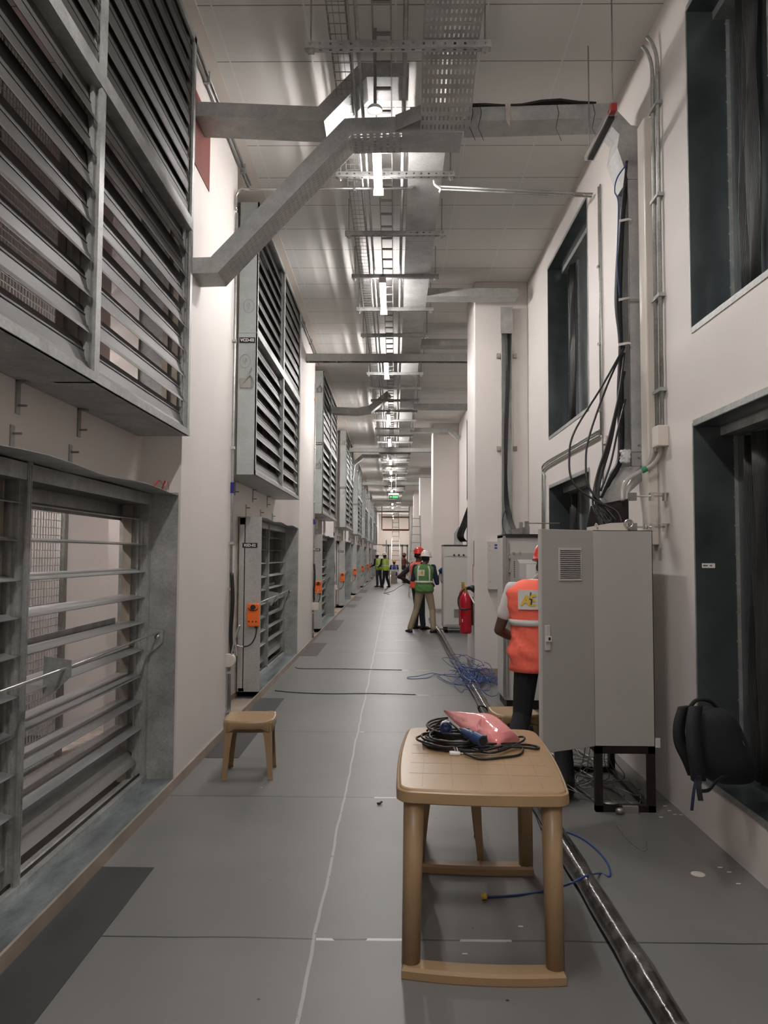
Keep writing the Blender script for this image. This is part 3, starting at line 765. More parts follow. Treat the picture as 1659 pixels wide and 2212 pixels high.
# lower branch: from the left pier diagonally up to the main tray
pb = [(XL, A2(415, 593, YB)[1]), A2(467, 591, YB), A2(755, 289, YB), A2(868, 285, YB), A2(995, 285, YB)]
trough('branch_tray', 'zinc branch tray slanting from the left wall up to the main tray', pb, YB, 0.29, 0.12, holes=(1, 2))
# slots shown along the slanting base
t = thing('tray_elbow', 'flat zinc elbow plate joining the perforated tray to the slanting branch', 'cable tray', (0.06, YB-0.02, pb[3][1]))
xe0, xe1 = AT(905, 247, YB)[0]-0.06, AT(1000, 247, YB)[0]-0.06
zt_ = ZT-pb[3][1]
obj('elbow_plate', MB().prism([(xe0, 0.004, 0.02), (xe1, 0.004, 0.02), (xe1, 0.004, 0.09), (xe0, 0.004, 0.09)], (0, 0.002, 0)), 'tray', t)
obj('corner_web', MB().prism([(-0.07, 0, 0.0), (xe0, -0.10, 0.03), (xe0, -0.10, 0.14), (-0.07, 0, 0.12)], (0, 0.002, 0)), 'tray', t)
# upper branch
pa = [(XL, A2(425, 252, YB)[1]), A2(695, 262, YB), A2(787, 166, YB), A2(878, 166, YB)]
trough('branch_tray', 'zinc branch tray crossing from the left wall above the slanting one', pa, YB, 0.30, 0.11)
# right branch over to the right wall
pc = [A2(1003, 262, YB), A2(1300, 252, YB), (1.70, A2(1355, 300, YB)[1])]
trough('branch_tray', 'zinc branch tray crossing to the right wall, black cables on top', pc, YB, 0.22, 0.11)
pts = [(p[0], YB-0.01+0.02*math.sin(i), p[1]+0.125+0.01*math.sin(i*1.7)) for i, p in enumerate([A2(x, 262-(x-1003)*0.033, YB) for x in range(1003, 1300, 40)])]
mb = MB()
for j in range(4): mb.tube([(a, b+0.03*j, c) for a, b, c in pts], 0.010, 6)
tag(obj('cable_run', mb, 'black', smooth=True), 'black cables lying along the tray that crosses to the right wall', 'cable')
for px in (1015, 1033, 1200, 1278):
    x, z = A2(px, 262, YB)
    tag(obj('cable_tie', MB().tube([(x-0.01, YB-0.012, z+0.14), (x+0.005, YB-0.02, z+0.06), (x-0.02, YB-0.03, z-0.06), (x+0.02, YB-0.03, z-0.16)], 0.0025, 5), 'black'),
        'thin black cable tie hanging off the right branch tray', 'cable tie', 'cable ties on the right branch tray')
x, z = A2(1092, 250, YB)
tag(obj('tape_tail', MB().prism([(x-0.02, YB-0.01, z+0.1), (x+0.02, YB-0.012, z+0.09), (x+0.012, YB-0.02, z-0.09), (x-0.012, YB-0.02, z-0.05)], (0, 0.003, 0)), 'foam'), 'pale loop of tape hanging on the right branch tray', 'tape')
# vertical tray on the right wall with open side towards the corridor
zv0, zv1 = AT(1370, 1005, YB+0.05)[1], pc[-1][1]
t = thing('riser_tray', 'vertical zinc tray on the right wall above the nearest cabinet', 'cable tray', (XR, YB, zv0))
hv = zv1-zv0+0.1
mb = MB().box(-0.004, -0.002, 0, 0.26, 0, hv); obj('back_plate', mb, 'tray', t)
mb = MB().box(-0.115, -0.002, 0, 0.003, 0, hv).box(-0.115, -0.112, 0, 0.012, 0, hv)
obj('side_wall', mb, 'tray', t)
obj('side_wall', MB().box(-0.115, -0.002, 0.257, 0.26, 0, hv), 'tray', t)
mb = MB().box(-0.118, -0.001, -0.003, 0, 0.10, 0.105)
for zz in (0.06, 0.15): mb.cyl((-0.06, -0.008, zz), (-0.06, 0, zz), 0.007, n=8)
obj('joint_line', mb, 'steel', t)
tag(obj('riser_cover', MB().prism([(XR-0.002, YB-0.008, zv1-0.30), (XR-0.115, YB-0.008, zv1-0.30), (XR-0.19, YB-0.008, zv1-0.06), (XR-0.16, YB-0.008, zv1+0.12), (XR-0.002, YB-0.008, zv1+0.1)], (0, 0.28, 0)), 'tray'), 'zinc elbow cover at the head of the right wall riser', 'tray cover')
tag(obj('cream_trunking', MB().box(XR-0.07, XR, YB-0.24, YB-0.09, 1.7, 4.75), 'cream', bevel=0.01), 'cream trunking running down the right wall beside the riser tray', 'trunking')
# unlit linear lamp on rods near the right wall
yb = 5.05
xa, za = AT(1318, 232, yb); 
t = thing('unlit_lamp', 'unlit black and silver linear lamp with a red end hanging by the right wall', 'lamp', (xa, yb, za))
dv = Vector((-0.03, 0.50, -0.05))
mb = MB().obox(dv*0.5+Vector((0, 0, -0.03)), (0.035, 0, 0), dv*0.5, (0, 0, 0.018)); obj('housing', mb, 'chrome', t)
obj('diffuser', MB().obox(dv*0.5+Vector((0, -0.005, -0.052)), (0.02, 0, 0), dv*0.46, (0, 0, 0.006)), 'black', t)
obj('red_end', MB().box(-0.022, 0.022, -0.04, 0.01, -0.035, 0.02), 'redp', t, bevel=0.006)
obj('rod', MB().cyl((0, -0.01, 0.02), (0, -0.01, ZC-za), 0.005, n=8), 'steel', t)
obj('rod', MB().cyl((dv.x, dv.y, -0.05), (dv.x, dv.y, ZC-za), 0.005, n=8), 'steel', t)

# other branches farther on
def rb(y, x0, x1, z, lab, drop=None):
    p = [(x0, z), (x1, z)]
    if drop: p = [(x0, z), (x1, z), drop]
    trough('branch_tray', lab, p, y, 0.24, 0.11, group='side branch trays')
rb(10.05, 0.42, 1.62, 5.06, 'zinc branch tray running from the main duct to the nearest right pier')
rb(12.45, 0.42, 1.80, 5.06, 'zinc branch tray to the right just before the first cross beam')
rb(17.3, 0.42, 1.80, 4.95, 'zinc branch tray to the right beyond the first cross beam')
rb(21.3, 0.42, 1.50, 5.06, 'zinc branch tray bending down at the second right pier', (1.75, 4.85))
rb(33.2, 0.42, 1.80, 5.0, 'zinc branch tray to the right at the third right pier')
rb(36.4, 0.42, 1.80, 4.95, 'zinc branch tray to the right beyond the green sign')
trough('branch_tray', 'zinc branch tray from the left wall rising under the fourth lamp', [(-1.43, 4.82), (-0.85, 4.80), (-0.55, 4.85), (-0.1, 5.22)], 17.2, 0.28, 0.14, group='side branch trays')
trough('branch_tray', 'yellowish branch tray bending down the left wall in the distance', [(-1.46, 4.2), (-1.40, 4.75), (-1.1, 5.0), (-0.5, 5.0)], 26.6, 0.25, 0.12, group='side branch trays')
# pier tray with cables
y = 10.5
x0, x1 = AT(1080, 800, y)[0], AT(1103, 800, y)[0]
t = thing('riser_tray', 'vertical zinc tray with black cables on the nearest right pier', 'cable tray', (x0, y, 1.75))
w_ = x1-x0
ztop = AT(1090, 722, y)[1]-1.75
obj('back_plate', MB().box(0, w_, -0.004, -0.002, 0, 5.04-1.75), 'tray', t)
obj('side_wall', MB().box(0, 0.004, -0.07, -0.003, 0, 5.03-1.75).box(w_-0.004, w_, -0.07, -0.003, 0, 5.03-1.75), 'tray', t)
obj('cover_plate', MB().box(-0.01, w_+0.01, -0.075, -0.07, ztop, 5.04-1.75), 'tray', t)
mb = MB()
for zz in (AT(0, 772, y)[1]-1.75, AT(0, 970, y)[1]-1.75):
    for xx in (-0.06, w_+0.02): mb.box(xx, xx+0.05, -0.04, -0.002, zz-0.03, zz+0.03)
obj('bracket', mb, 'rust', t)
mb = MB()
for j in range(6):
    a = random.uniform(0.03, 0.09)
    pts = smooth_path([(x0+0.10+0.02*math.sin(j), y-0.03-0.006*j, 1.75+ztop), (x0+a+0.04, y-0.03, 4.0), (x0+a*0.8+0.02, y-0.03, 3.0), (x0+0.05+0.01*j, y-0.04, 2.3), (x0+0.12+0.01*j, y-0.25, 1.95), (x0+0.18, y-0.6, 1.90)], 5)
    mb.tube(pts, 0.009, 6)
mb.tube(smooth_path([(x0+0.05, y-0.08, 2.25), (x0+0.0, y-0.12, 2.1), (x0+0.01, y-0.2, 1.95), (x0+0.07, y-0.3, 1.86)], 5), 0.006, 6)
tag(obj('cable_bundle', mb, 'black', smooth=True), 'black cables hanging down the tray on the nearest right pier', 'cable')
# steel cross beams
for i, yb_ in enumerate((12.85, 24.3, 35.8, 47.3, 58.8)):
    zb_ = AT(830, 780, 12.85)[1]
    t = thing('cross_beam', 'galvanised cross beam spanning the corridor, %s from the camera' % nth(i), 'beam', (0, yb_, zb_), 0, 'cross beams over the corridor')
    obj('beam_web', MB().box(XL+0.001, 1.25 if i == 0 else XR-0.001, 0, 0.006, 0, 0.12), 'galvs', t)
    mb = MB().box(XL+0.001, 1.25 if i == 0 else XR-0.001, 0, 0.10, 0.12, 0.126)
    for q in range(12): mb.box(XL+0.03+q*0.24, XL+0.045+q*0.24, 0.006, 0.1, 0.0, 0.006)
    mb.box(XL+0.001, 1.25 if i == 0 else XR-0.001, 0.094, 0.10, -0.01, 0.12)
    obj('beam_flange', mb, 'steel', t)
# pipe from left pier over to the main tray, with a drop
yp = 7.0
z_ = AT(800, 409, yp)[1]
t = thing('crossing_pipe', 'white painted pipe bridging from the left pier to the main tray', 'pipe', (XL, yp, z_))
xa = AT(890, 409, yp)[0]-XL
mb = MB().tube(smooth_path([(0.02, 0, -0.20), (0.02, 0, -0.06), (0.07, 0, 0.0), (0.16, 0, 0.0)], 4), 0.013, 8)
mb.tube([(0.15, 0, 0), (xa-0.06, 0, 0.01)], 0.014, 8).tube(smooth_path([(xa-0.07, 0, 0.01), (xa-0.02, 0, 0.02), (xa, 0, 0.07), (xa, 0, 0.26)], 4), 0.014, 8)
obj('pipe', mb, 'chrome', t, smooth=True)
x2 = AT(762, 409, yp)[0]-XL
obj('hanger_strap', MB().box(x2-0.006, x2+0.006, -0.004, 0.004, 0, 0.3).box(x2-0.014, x2+0.014, -0.018, 0.018, -0.02, 0.02), 'chrome', t)
y_ = 6.9
xa, za = AT(940, 402, y_); xb_, zb_ = AT(1318, 416, y_)
t = thing('crossing_pipe', 'thin twin conduits bridging from the main tray to the right wall', 'pipe', (xa, y_, za))
obj('conduit', MB().tube([(0, 0, 0), (XR-0.03-xa, 0, zb_-za)], 0.010, 8).tube([(0.02, 0.03, -0.012), (XR-0.03-xa, 0.03, zb_-za-0.012)], 0.010, 8), 'galv', t, smooth=True)
obj('strap_end', MB().tube(smooth_path([(-0.03, -0.01, 0.06), (-0.02, -0.01, 0.01), (0.03, -0.01, -0.03), (0.02, -0.01, -0.06)], 4), 0.010, 6), 'white', t)
obj('tape_band', MB().cyl((XR-0.20-xa, -0.0, zb_-za+0.002), (XR-0.12-xa, -0.0, zb_-za+0.001), 0.014, n=8), 'rust', t)
# conduits on the right wall
yw = YB-0.30
t = thing('wall_conduits', 'pair of steel conduits down the right wall to the cream boxes', 'conduit', (XR, yw, 0))
ztp = 5.15
for i in range(2):
    dy = -0.10*i
    obj('conduit', MB().tube(smooth_path([(-0.07, dy+0.06, ztp+0.12), (-0.045, dy+0.03, ztp+0.05), (-0.025, dy, ztp-0.10), (-0.025, dy, ztp-0.5)], 4) + [(-0.025, dy, 2.5)], 0.014, 8), 'galv', t, smooth=True)
mb = MB()
for zz in (2.75, 3.4, 4.1, 4.75): mb.box(-0.045, 0, -0.13, 0.03, zz-0.012, zz+0.012)
obj('saddle', mb, 'galv', t)
for i in range(2):
    b_ = obj('junction_box', MB().box(-0.075 if i == 0 else -0.05, 0, -0.155+0.125*i, -0.035+0.075*i, 2.36-0.02*i, 2.50-0.01*i), 'cream', t, bevel=0.006)
for i, P_ in enumerate(([(1426, 936, yw-0.08), (1426, 972, yw-0.06), (1412, 998, yw-0.02), (1382, 1016, yw+0.0), (1356, 1032, yw+0.0), (1345, 1052, yw-0.02), (1344, 1078, yw-0.05)],
                        [(1411, 936, yw+0.0), (1412, 968, yw+0.0), (1398, 1000, yw+0.03), (1378, 1020, yw+0.04), (1364, 1038, yw+0.04), (1355, 1058, yw+0.02), (1354, 1078, yw-0.02)])):
    pts = smooth_path([(AT(a_, b_, c_)[0]-XR, c_-yw, AT(a_, b_, c_)[1]) for a_, b_, c_ in P_], 5)
    obj('flexible_tube', MB().tube(pts, 0.015, 8), 'clear', t, smooth=True)
gx1, gz1_ = AT(1397, 1008, yw-0.01); gx2, gz2_ = AT(1386, 1014, yw+0.0)
obj('green_tape', MB().cyl((gx1-XR, -0.01, gz1_), (gx2-XR, 0.0, gz2_), 0.021, n=10), 'green', t)
ys = 6.75
t = thing('wall_conduits', 'thin conduit pair on the right wall beside the far upper window', 'conduit', (XR, ys, 0))
z1 = AT(1325, 418, 6.9)[1]; zlo = AT(1320, 925, ys)[1]
obj('conduit', MB().tube([(-0.015, 0, zlo-0.05), (-0.015, 0, z1)], 0.011, 8).tube([(-0.015, -0.05, 1.9), (-0.015, -0.05, z1)], 0.008, 8), 'galv', t, smooth=True)
mb = MB()
for zz in (2.9, 3.5, 4.2): mb.box(-0.035, 0, -0.02, 0.02, zz-0.01, zz+0.01)
obj('saddle', mb, 'chrome', t)
ye = 9.45; 
t = thing('wall_conduits', 'bent conduit pair running low along the right wall past the lower window', 'conduit', (XR, ys, 0))
zc_ = zlo
obj('conduit', MB().tube(smooth_path([(-0.02, 0.05, zc_), (-0.02, 1.3, zc_), (-0.02, 2.55, zc_), (-0.02, 2.66, zc_-0.1), (-0.02, 2.68, zc_-0.3)], 4) + [(-0.02, 2.68, 1.85)], 0.012, 8).tube(smooth_path([(-0.02, 0.05, zc_-0.05), (-0.02, 2.45, zc_-0.05), (-0.02, 2.56, zc_-0.14)], 4) + [(-0.02, 2.57, 1.85)], 0.012, 8), 'galv', t, smooth=True)
# conduits on pier 2 area wall
for i, y in enumerate((12.0, 12.3, 16.2)):
    tag(obj('wall_riser_pipe', MB().tube([(XR-0.03, y, 0.4), (XR-0.03, y, 5.0)], 0.02, 8), 'cream', smooth=True), 'cream riser pipe on the right wall beyond the first pier, %s of three' % nth(i), 'pipe', 'riser pipes beyond the first right pier')
mb = MB()
for j in range(5):
    pts = smooth_path([(XR-0.12+0.02*j, 16.0, 4.6), (XR-0.25+0.03*j, 16.05, 3.6), (XR-0.20+0.02*j, 16.1, 3.0), (XR-0.38+0.03*j, 16.2, 2.4), (XR-0.50+0.03*j, 16.3, 2.05), (XR-0.42+0.03*j, 16.4, 1.92)], 5)
    mb.tube(pts, 0.014, 6)
tag(obj('cable_bundle', mb, 'black', smooth=True), 'black cable bundle dropping onto the cabinet behind the extinguisher', 'cable')

# ------------------------------------------------------------------ lamps (battens below the hangers)
def batten(i, y0, L_=1.22, x=-0.165, mat='lamp', lab=None, zoff=0.0):
    z = ZT-0.085+zoff
    t = thing('batten_lamp', lab or ('lit linear ceiling lamp over the corridor, %s from the camera' % nth(i)), 'lamp', (x, y0, z), 0, 'linear ceiling lamps')
    obj('lamp_housing', MB().box(-0.03, 0.03, 0.0, L_, 0.0, 0.035), 'white', t)
    prof = [(0.036*math.cos(a), 0.03*math.sin(a)) for a in [PI + PI*i_/8 for i_ in range(9)]]
    obj('lamp_diffuser', MB().prism([(px_, 0.01, pz_) for px_, pz_ in prof], (0, L_-0.02, 0)), mat, t, smooth=False)
    obj('end_cap', MB().box(-0.045, 0.045, -0.015, 0.01, -0.04, 0.03).box(-0.045, 0.045, L_-0.01, L_+0.015, -0.04, 0.03), 'white', t)
    for yy in (0.2, L_-0.2): obj('suspension', MB().box(-0.004, 0.004, yy-0.004, yy+0.004, 0.035, (0.085-zoff) if y0 < 42 else ZC-z-0.001), 'steel', t)
LY = [(5.93, 1.0), (9.2, 1.25), (13.1, 1.25), (18.05, 1.4), (21.9, 1.4), (26.7, 1.4), (30.2, 1.3), (33.3, 1.3), (39.2, 1.2), (44, 1.2), (49.5, 1.2), (53.5, 1.2), (60.5, 1.2), (65, 1.2), (69, 1.2)]  # last batten is an added one, to brighten the dim end wall
for i, (y, l_) in enumerate(LY): batten(i, y, l_)
batten(0, 1.9, 1.2, lab='linear ceiling lamp above the camera position')
batten(0, -1.8, 1.2, lab='linear ceiling lamp behind the camera position')
# lamp of the plant room behind the louvres
t = thing('plant_room_lamp', 'lamp lighting the plant room behind the nearest louvres', 'lamp', (-2.78, 4.4, 2.75))
obj('lamp_diffuser', MB().box(-0.03, 0.03, -0.9, 0.9, -0.03, 0.02), 'lampq', t)
obj('lamp_housing', MB().box(-0.035, 0.035, -0.92, 0.92, 0.02, 0.05), 'white', t)
for yy in (-0.8, 0.8): obj('rod', MB().cyl((0, yy, 0.05), (0, yy, ZC-2.751), 0.005, n=6), 'steel', t)
t = thing('dome_lamp', 'small dome lamp glowing above the slanting branch tray', 'lamp', (AT(805, 240, 5.35)[0], 5.35, AT(805, 240, 5.35)[1]))
rings = [[(r*math.cos(2*PI*j/20), r*math.sin(2*PI*j/20), z) for j in range(20)] for r, z in ((0.055, 0.0), (0.05, 0.02), (0.035, 0.035), (0.012, 0.045))]
obj('shade', MB().loft(rings, cap=False), 'white', t, smooth=True, solid=0.003)
obj('bulb', MB().ell((0, 0, 0.005), 0.04, 0.04, 0.012), 'lampb', t, smooth=True)
obj('stem', MB().box(-0.01, 0.01, -0.01, 0.01, 0.045, ZC-AT(805, 240, 5.35)[1]-0.001), 'steel', t)
# green exit sign
ysn = 32.0
xs0, zs0 = AT(840, 1077.5, ysn); xs1, zs1 = AT(860, 1069, ysn)
t = thing('exit_sign', 'green running man exit sign hanging over the corridor far away', 'sign', (xs0, ysn, zs0))
wS, hS = xs1-xs0, zs1-zs0
obj('sign_panel', MB().box(0, wS, 0, 0.03, 0, hS), 'label', t)
mb = MB().prism([(0.03, -0.002, hS*.5), (0.09, -0.002, hS*.8), (0.09, -0.002, hS*.6), (0.13, -0.002, hS*.6), (0.13, -0.002, hS*.4), (0.09, -0.002, hS*.4), (0.09, -0.002, hS*.2)], (0, 0.003, 0))
for q in range(3): mb.box(0.16+q*0.075, 0.16+q*0.075+0.055, -0.002, 0.0, hS*0.2, hS*0.8)
obj('sign_symbols', mb, 'exit', t)
obj('sign_housing', MB().box(-0.02, wS+0.02, -0.01, 0.05, hS, hS+0.07), 'white', t)
obj('rod', MB().cyl((0.1, 0.02, hS+0.07), (0.1, 0.02, ZC-zs0), 0.006, n=6), 'chrome', t)
obj('rod', MB().cyl((wS-0.1, 0.02, hS+0.07), (wS-0.1, 0.02, ZC-zs0), 0.006, n=6), 'chrome', t)

# ================================================================== CABINETS
# nearest cabinet on its stand
cx0, cyn = FL(1288, 1742); cx0 = 1.285; cyn = 4.99
X1 = AT(1414, 1400, cyn)[0]; Zb = AT(1350, 1610, cyn)[1]; Zt = AT(1350, 1143, cyn)[1]
CW = X1-cx0; CD = 0.95
t = thing('control_cabinet', 'large grey control cabinet on a black stand with its vented door open, right', 'cabinet', (cx0, cyn, 0))
s = 0.004
mb = MB().box(0, CW, 0, s, Zb, Zt).box(0, CW, CD-s, CD, Zb, Zt).box(CW-s, CW, 0, CD, Zb, Zt).box(0, CW, 0, CD, Zb, Zb+s).box(0, CW, 0, CD, Zt-s, Zt)
mb.box(0, 0.02, s, 0.03, Zb, Zt).box(0, 0.02, CD-0.03, CD-s, Zb, Zt)
obj('body', mb, 'cab', t)
obj('mounting_plate', MB().box(CW-0.05, CW-0.045, 0.05, CD-0.05, Zb+0.05, Zt-0.05), 'cabl', t)
# open door
pa_ = Vector((0, 0, 0)); 
ax, az = AT(1170, 1400, 4.79); pb_ = Vector((ax-cx0, 4.79-cyn, 0)); dd = pb_-pa_; u = dd.normalized(); nrm = Vector((u.y, -u.x, 0)); 
if nrm.y > 0: nrm = -nrm
def dp_(a, off, z): return tuple(pa_ + u*a + nrm*off + Vector((0, 0, z)))
DL = dd.length
mb = MB().prism([dp_(0.004, 0, Zb), dp_(DL, 0, Zb), dp_(DL, 0, Zt), dp_(0.004, 0, Zt)], -nrm*0.018)
door = obj('door', mb, 'cab', t, bevel=0.003)
obj('door_edge', MB().prism([dp_(DL-0.012, 0.001, Zb), dp_(DL+0.001, 0.001, Zb), dp_(DL+0.001, 0.001, Zt), dp_(DL-0.012, 0.001, Zt)], -nrm*0.022), 'cabl', door)
ga = DL*(1287-1209)/117.; gb = DL*(1287-1258)/117.
gz1, gz0 = AT(0, 1181, 4.85)[1], AT(0, 1252, 4.85)[1]
mb = MB()
mb.prism([dp_(gb, 0.0, gz0), dp_(ga, 0.0, gz0), dp_(ga, 0.0, gz1), dp_(gb, 0.0, gz1)], nrm*0.006)
obj('vent_grille', mb, 'cabl', door)
mb = MB(); n_ = 15
for i in range(n_):
    z = gz0+0.012+(gz1-gz0-0.024)*(i+0.25)/n_
    mb.prism([dp_(gb+0.008, 0.0065, z), dp_(ga-0.008, 0.0065, z), dp_(ga-0.008, 0.0065, z+0.0045), dp_(gb+0.008, 0.0065, z+0.0045)], nrm*0.0012)
obj('vent_slots', mb, 'black', door)
hz = AT(0, 1375, 4.8)[1]; hc = DL*(1287-1183)/117.
mb = MB().prism([dp_(hc-0.018, 0, hz-0.075), dp_(hc+0.018, 0, hz-0.075), dp_(hc+0.018, 0, hz+0.08), dp_(hc-0.018, 0, hz+0.08)], nrm*0.012)
hd = obj('handle', mb, 'cabl', door, bevel=0.003)
obj('lock', MB().prism([dp_(hc-0.02, 0.012, hz-0.02), dp_(hc+0.022, 0.012, hz-0.02), dp_(hc+0.022, 0.012, hz+0.012), dp_(hc-0.02, 0.012, hz+0.012)], nrm*0.008), 'white', hd)
obj('keyhole', MB().prism([dp_(hc-0.012, 0.02, hz-0.012), dp_(hc+0.004, 0.02, hz-0.012), dp_(hc+0.004, 0.02, hz+0.006), dp_(hc-0.012, 0.02, hz+0.006)], nrm*0.001), 'black', hd)
mb = MB()
for sx in (0.0, CW-0.045):
    for sy in (0.0, CD-0.045): mb.box(sx, sx+0.045, sy, sy+0.045, 0, Zb)
mb.box(0, CW, 0, 0.045, 0, 0.04).box(0, CW, CD-0.045, CD, 0, 0.04).box(0, CW, 0, 0.045, Zb-0.045, Zb-0.001).box(0, CW, CD-0.045, CD, Zb-0.045, Zb-0.001)
mb.box(0, 0.045, 0, CD, Zb-0.045, Zb-0.001).box(CW-0.045, CW, 0, CD, Zb-0.045, Zb-0.001).box(CW-0.045, CW, 0, CD, 0, 0.03)
obj('stand', mb, 'blacks', t)
mb = MB()
for xx in (0.03, CW-0.03): mb.tube([(xx, 0.04+0.03*math.cos(a), Zt+0.02+0.025*math.sin(a)) for a in [PI*i/8 for i in range(-1, 10)]], 0.005, 6)
obj('lifting_eye', mb, 'chrome', t)
tag(obj('plastic_clip', MB().box(X1+0.001, X1+0.033, cyn+0.0, cyn+0.01, Zb-0.005, Zb+0.055), 'wrap'), 'clear plastic clip at the bottom right corner of the large cabinet', 'clip')
tag(obj('steel_plate', MB().box(cx0+0.16, cx0+0.26, cyn-0.03, cyn-0.004, 0.0, 0.045), 'chrome'), 'small punched steel plate leaning on the foot of the cabinet stand', 'plate')
tag(obj('foam_scrap', MB().ell((cx0+0.14, cyn-0.04, 0.022), 0.03, 0.02, 0.022).ell((cx0+0.10, cyn+0.02, 0.05), 0.05, 0.02, 0.012), 'steel', smooth=True), 'crumpled grey scrap at the foot of the cabinet stand', 'scrap')
# things on top of the nearest cabinet
y = cyn+0.15
t = thing('gland_bracket', 'black steel bracket holding the cables above the nearest cabinet', 'bracket', (cx0, y, Zt))
z1_, z0_ = AT(1370, 1065, y)[1]-Zt, 0.0
bx = AT(1361, 1080, y)[0]-cx0
mb = MB().prism([(0.06, 0.3, 0.0), (bx+0.02, 0.1, 0.0), (bx+0.02, 0.1, z1_-0.02), (0.10, 0.3, z1_-0.06)], (0, 0.004, 0))
obj('back_plate', mb, 'blacks', t)
obj('tube_post', MB().box(bx, bx+0.045, 0.0, 0.05, 0, 0.055).box(bx, bx+0.045, 0.0, 0.05, z1_-0.04, z1_+0.012), 'steel', t)
mb = MB().cyl((bx+0.045, 0.025, 0.03), (XR-cx0-0.03, 0.025, 0.03), 0.006, n=8).cyl((bx+0.045, 0.025, z1_-0.01), (XR-cx0-0.04, 0.025, z1_-0.01), 0.006, n=8)
for zz in (0.03, z1_-0.01):
    mb.box(XR-cx0-0.12, XR-cx0-0.10, 0.0, 0.05, zz-0.03, zz+0.02).box(XR-cx0-0.12, XR-cx0, 0.0, 0.05, zz+0.02, zz+0.024).box(XR-cx0-0.03, XR-cx0-0.022, 0, 0.05, zz-0.03, zz+0.022)
obj('wall_fixing', mb, 'chrome', t)
t = thing('round_bar_light', 'cream bar with a round eyelet lying on the nearest cabinet', 'bracket', (cx0, cyn+0.06, Zt))
mb = MB().prism([(-0.02, 0, 0.002), (0.24, 0, 0.002), (0.24, 0, 0.055), (0.13, 0, 0.05), (-0.02, 0, 0.022)], (0, 0.03, 0)); obj('bar', mb, 'cream', t)
obj('eyelet', MB().tube([(0.245+0.026*math.cos(a), -0.004, 0.045+0.026*math.sin(a)) for a in [2*PI*i/16 for i in range(17)]], 0.008, 8, cap=False).cyl((0.245, 0.01, 0.045), (0.245, 0.02, 0.045), 0.022, n=14), 'chrome', t, smooth=True)
# zinc chute with film wrapped end
y = YB
c0 = A2(1383, 1005, y); c1 = A2(1353, 1005, y); c2 = A2(1295, 1075, y); c3 = A2(1320, 1092, y); c4 = A2(1390, 1035, y)
tag(obj('cable_chute', MB().prism([(c0[0], y, c0[1]), (c1[0], y, c1[1]), (c2[0], y-0.1, c2[1]), (c3[0], y-0.1, c3[1]), (c4[0]-0.01, y, c4[1])], (0, 0.2, 0)), 'tray'), 'zinc chute leading from the riser tray to the nearest cabinet', 'cable tray')
for (px, py, lb) in ((1298, 1067, 'cling film wound round the lower end of the zinc chute'), (1348, 983, 'cling film wound round the cables on the riser tray')):
    x, z = AT(px, py, y-0.05)
    rings = [[(x+(0.032+0.010*math.sin(k*2.1+j_*1.7))*math.cos(2*PI*j_/14)+0.004*k*(1 if px < 1320 else 0.3), y-0.06+0.035*math.sin(2*PI*j_/14), z-0.045+0.018*k+0.004*math.sin(j_*2.3+k)) for j_ in range(14)] for k in range(6)]
    tag(obj('cling_film_wrap', MB().loft(rings, cap=False), 'wrap', solid=0.001), lb, 'film')
# loose cables from the riser tray to the cabinet
def cab_at(pts, r, n=6):   # pts: (px, py, Y)
    return MB().tube(smooth_path([(AT(a, b, c)[0], c, AT(a, b, c)[1]) for a, b, c in pts], 8), r, n)
top = YB-0.02
bund = MB()
random.seed(3)
for j in range(12):
    dx = -7+random.uniform(-5, 6); yy = top + 0.02*j
    pts = [(1352+0.2*dx, 345+j*6, yy), (1344+dx*0.7, 480, yy), (1340+dx*1.1, 640, yy), (1342+dx*0.5, 740, yy), (1345+dx, 850, yy), (1345+dx*0.8, 980, yy), (1325+dx, 1030, yy-0.08), (1302+dx*0.5, 1072, yy-0.12)]
    bund.v, bund.f = bund.v, bund.f
    b2 = cab_at(pts, 0.009); off = len(bund.v); bund.v += b2.v; bund.f += [tuple(i+off for i in f) for f in b2.f]
tag(obj('cable_bundle', bund, 'black', smooth=True), 'thick black cable bundle in the riser tray above the nearest cabinet', 'cable')
loops = [([(1347, 745, top), (1300, 830, 5.45), (1240, 930, 5.35), (1229, 990, 5.3), (1238, 1040, 5.25), (1280, 1075, 5.2), (1330, 1100, 5.15), (1343, 1125, 5.1)], 'outermost black cable loop hanging left of the riser tray'),
         ([(1347, 748, top), (1310, 830, 5.45), (1272, 940, 5.35), (1265, 1000, 5.3), (1272, 1050, 5.25), (1300, 1085, 5.2), (1332, 1122, 5.12)], 'second black cable loop hanging left of the riser tray'),
         ([(1347, 760, top), (1335, 850, 5.45), (1312, 950, 5.35), (1290, 1020, 5.3), (1280, 1080, 5.25), (1288, 1110, 5.2), (1300, 1135, 5.15)], 'black cable with a tan tape band hanging inside the loops'),
         ([(1350, 860, top), (1335, 920, 5.45), (1318, 1000, 5.35), (1297, 1058, 5.3)], 'short black cable running down to the film wrapped chute'),
         ([(1345, 800, top), (1322, 940, 5.42), (1298, 1030, 5.32), (1292, 1080, 5.25), (1310, 1115, 5.18), (1322, 1138, 5.14)], 'inner black cable dropping beside the zinc chute')]
for pts, lb in loops: tag(obj('black_cable', cab_at(pts, 0.0075, 7), 'black', smooth=True), lb, 'cable')
mb = MB()
for j in range(14):
    q = cab_at(([(1346+random.uniform(-3, 3), 800, top), (1328+random.uniform(-3, 3), 890, 5.45)] if j < 6 else []) + [(1313+random.uniform(-3, 3), 955, 5.38), (1293+random.uniform(-6, 6), 1030, 5.3), (1286+random.uniform(-8, 8), 1085, 5.22), (1300+random.uniform(-10, 22), 1112, 5.18), (1308+random.uniform(-8, 30), 1140, 5.13)], 0.006)
    off = len(mb.v); mb.v += q.v; mb.f += [tuple(i+off for i in f) for f in q.f]
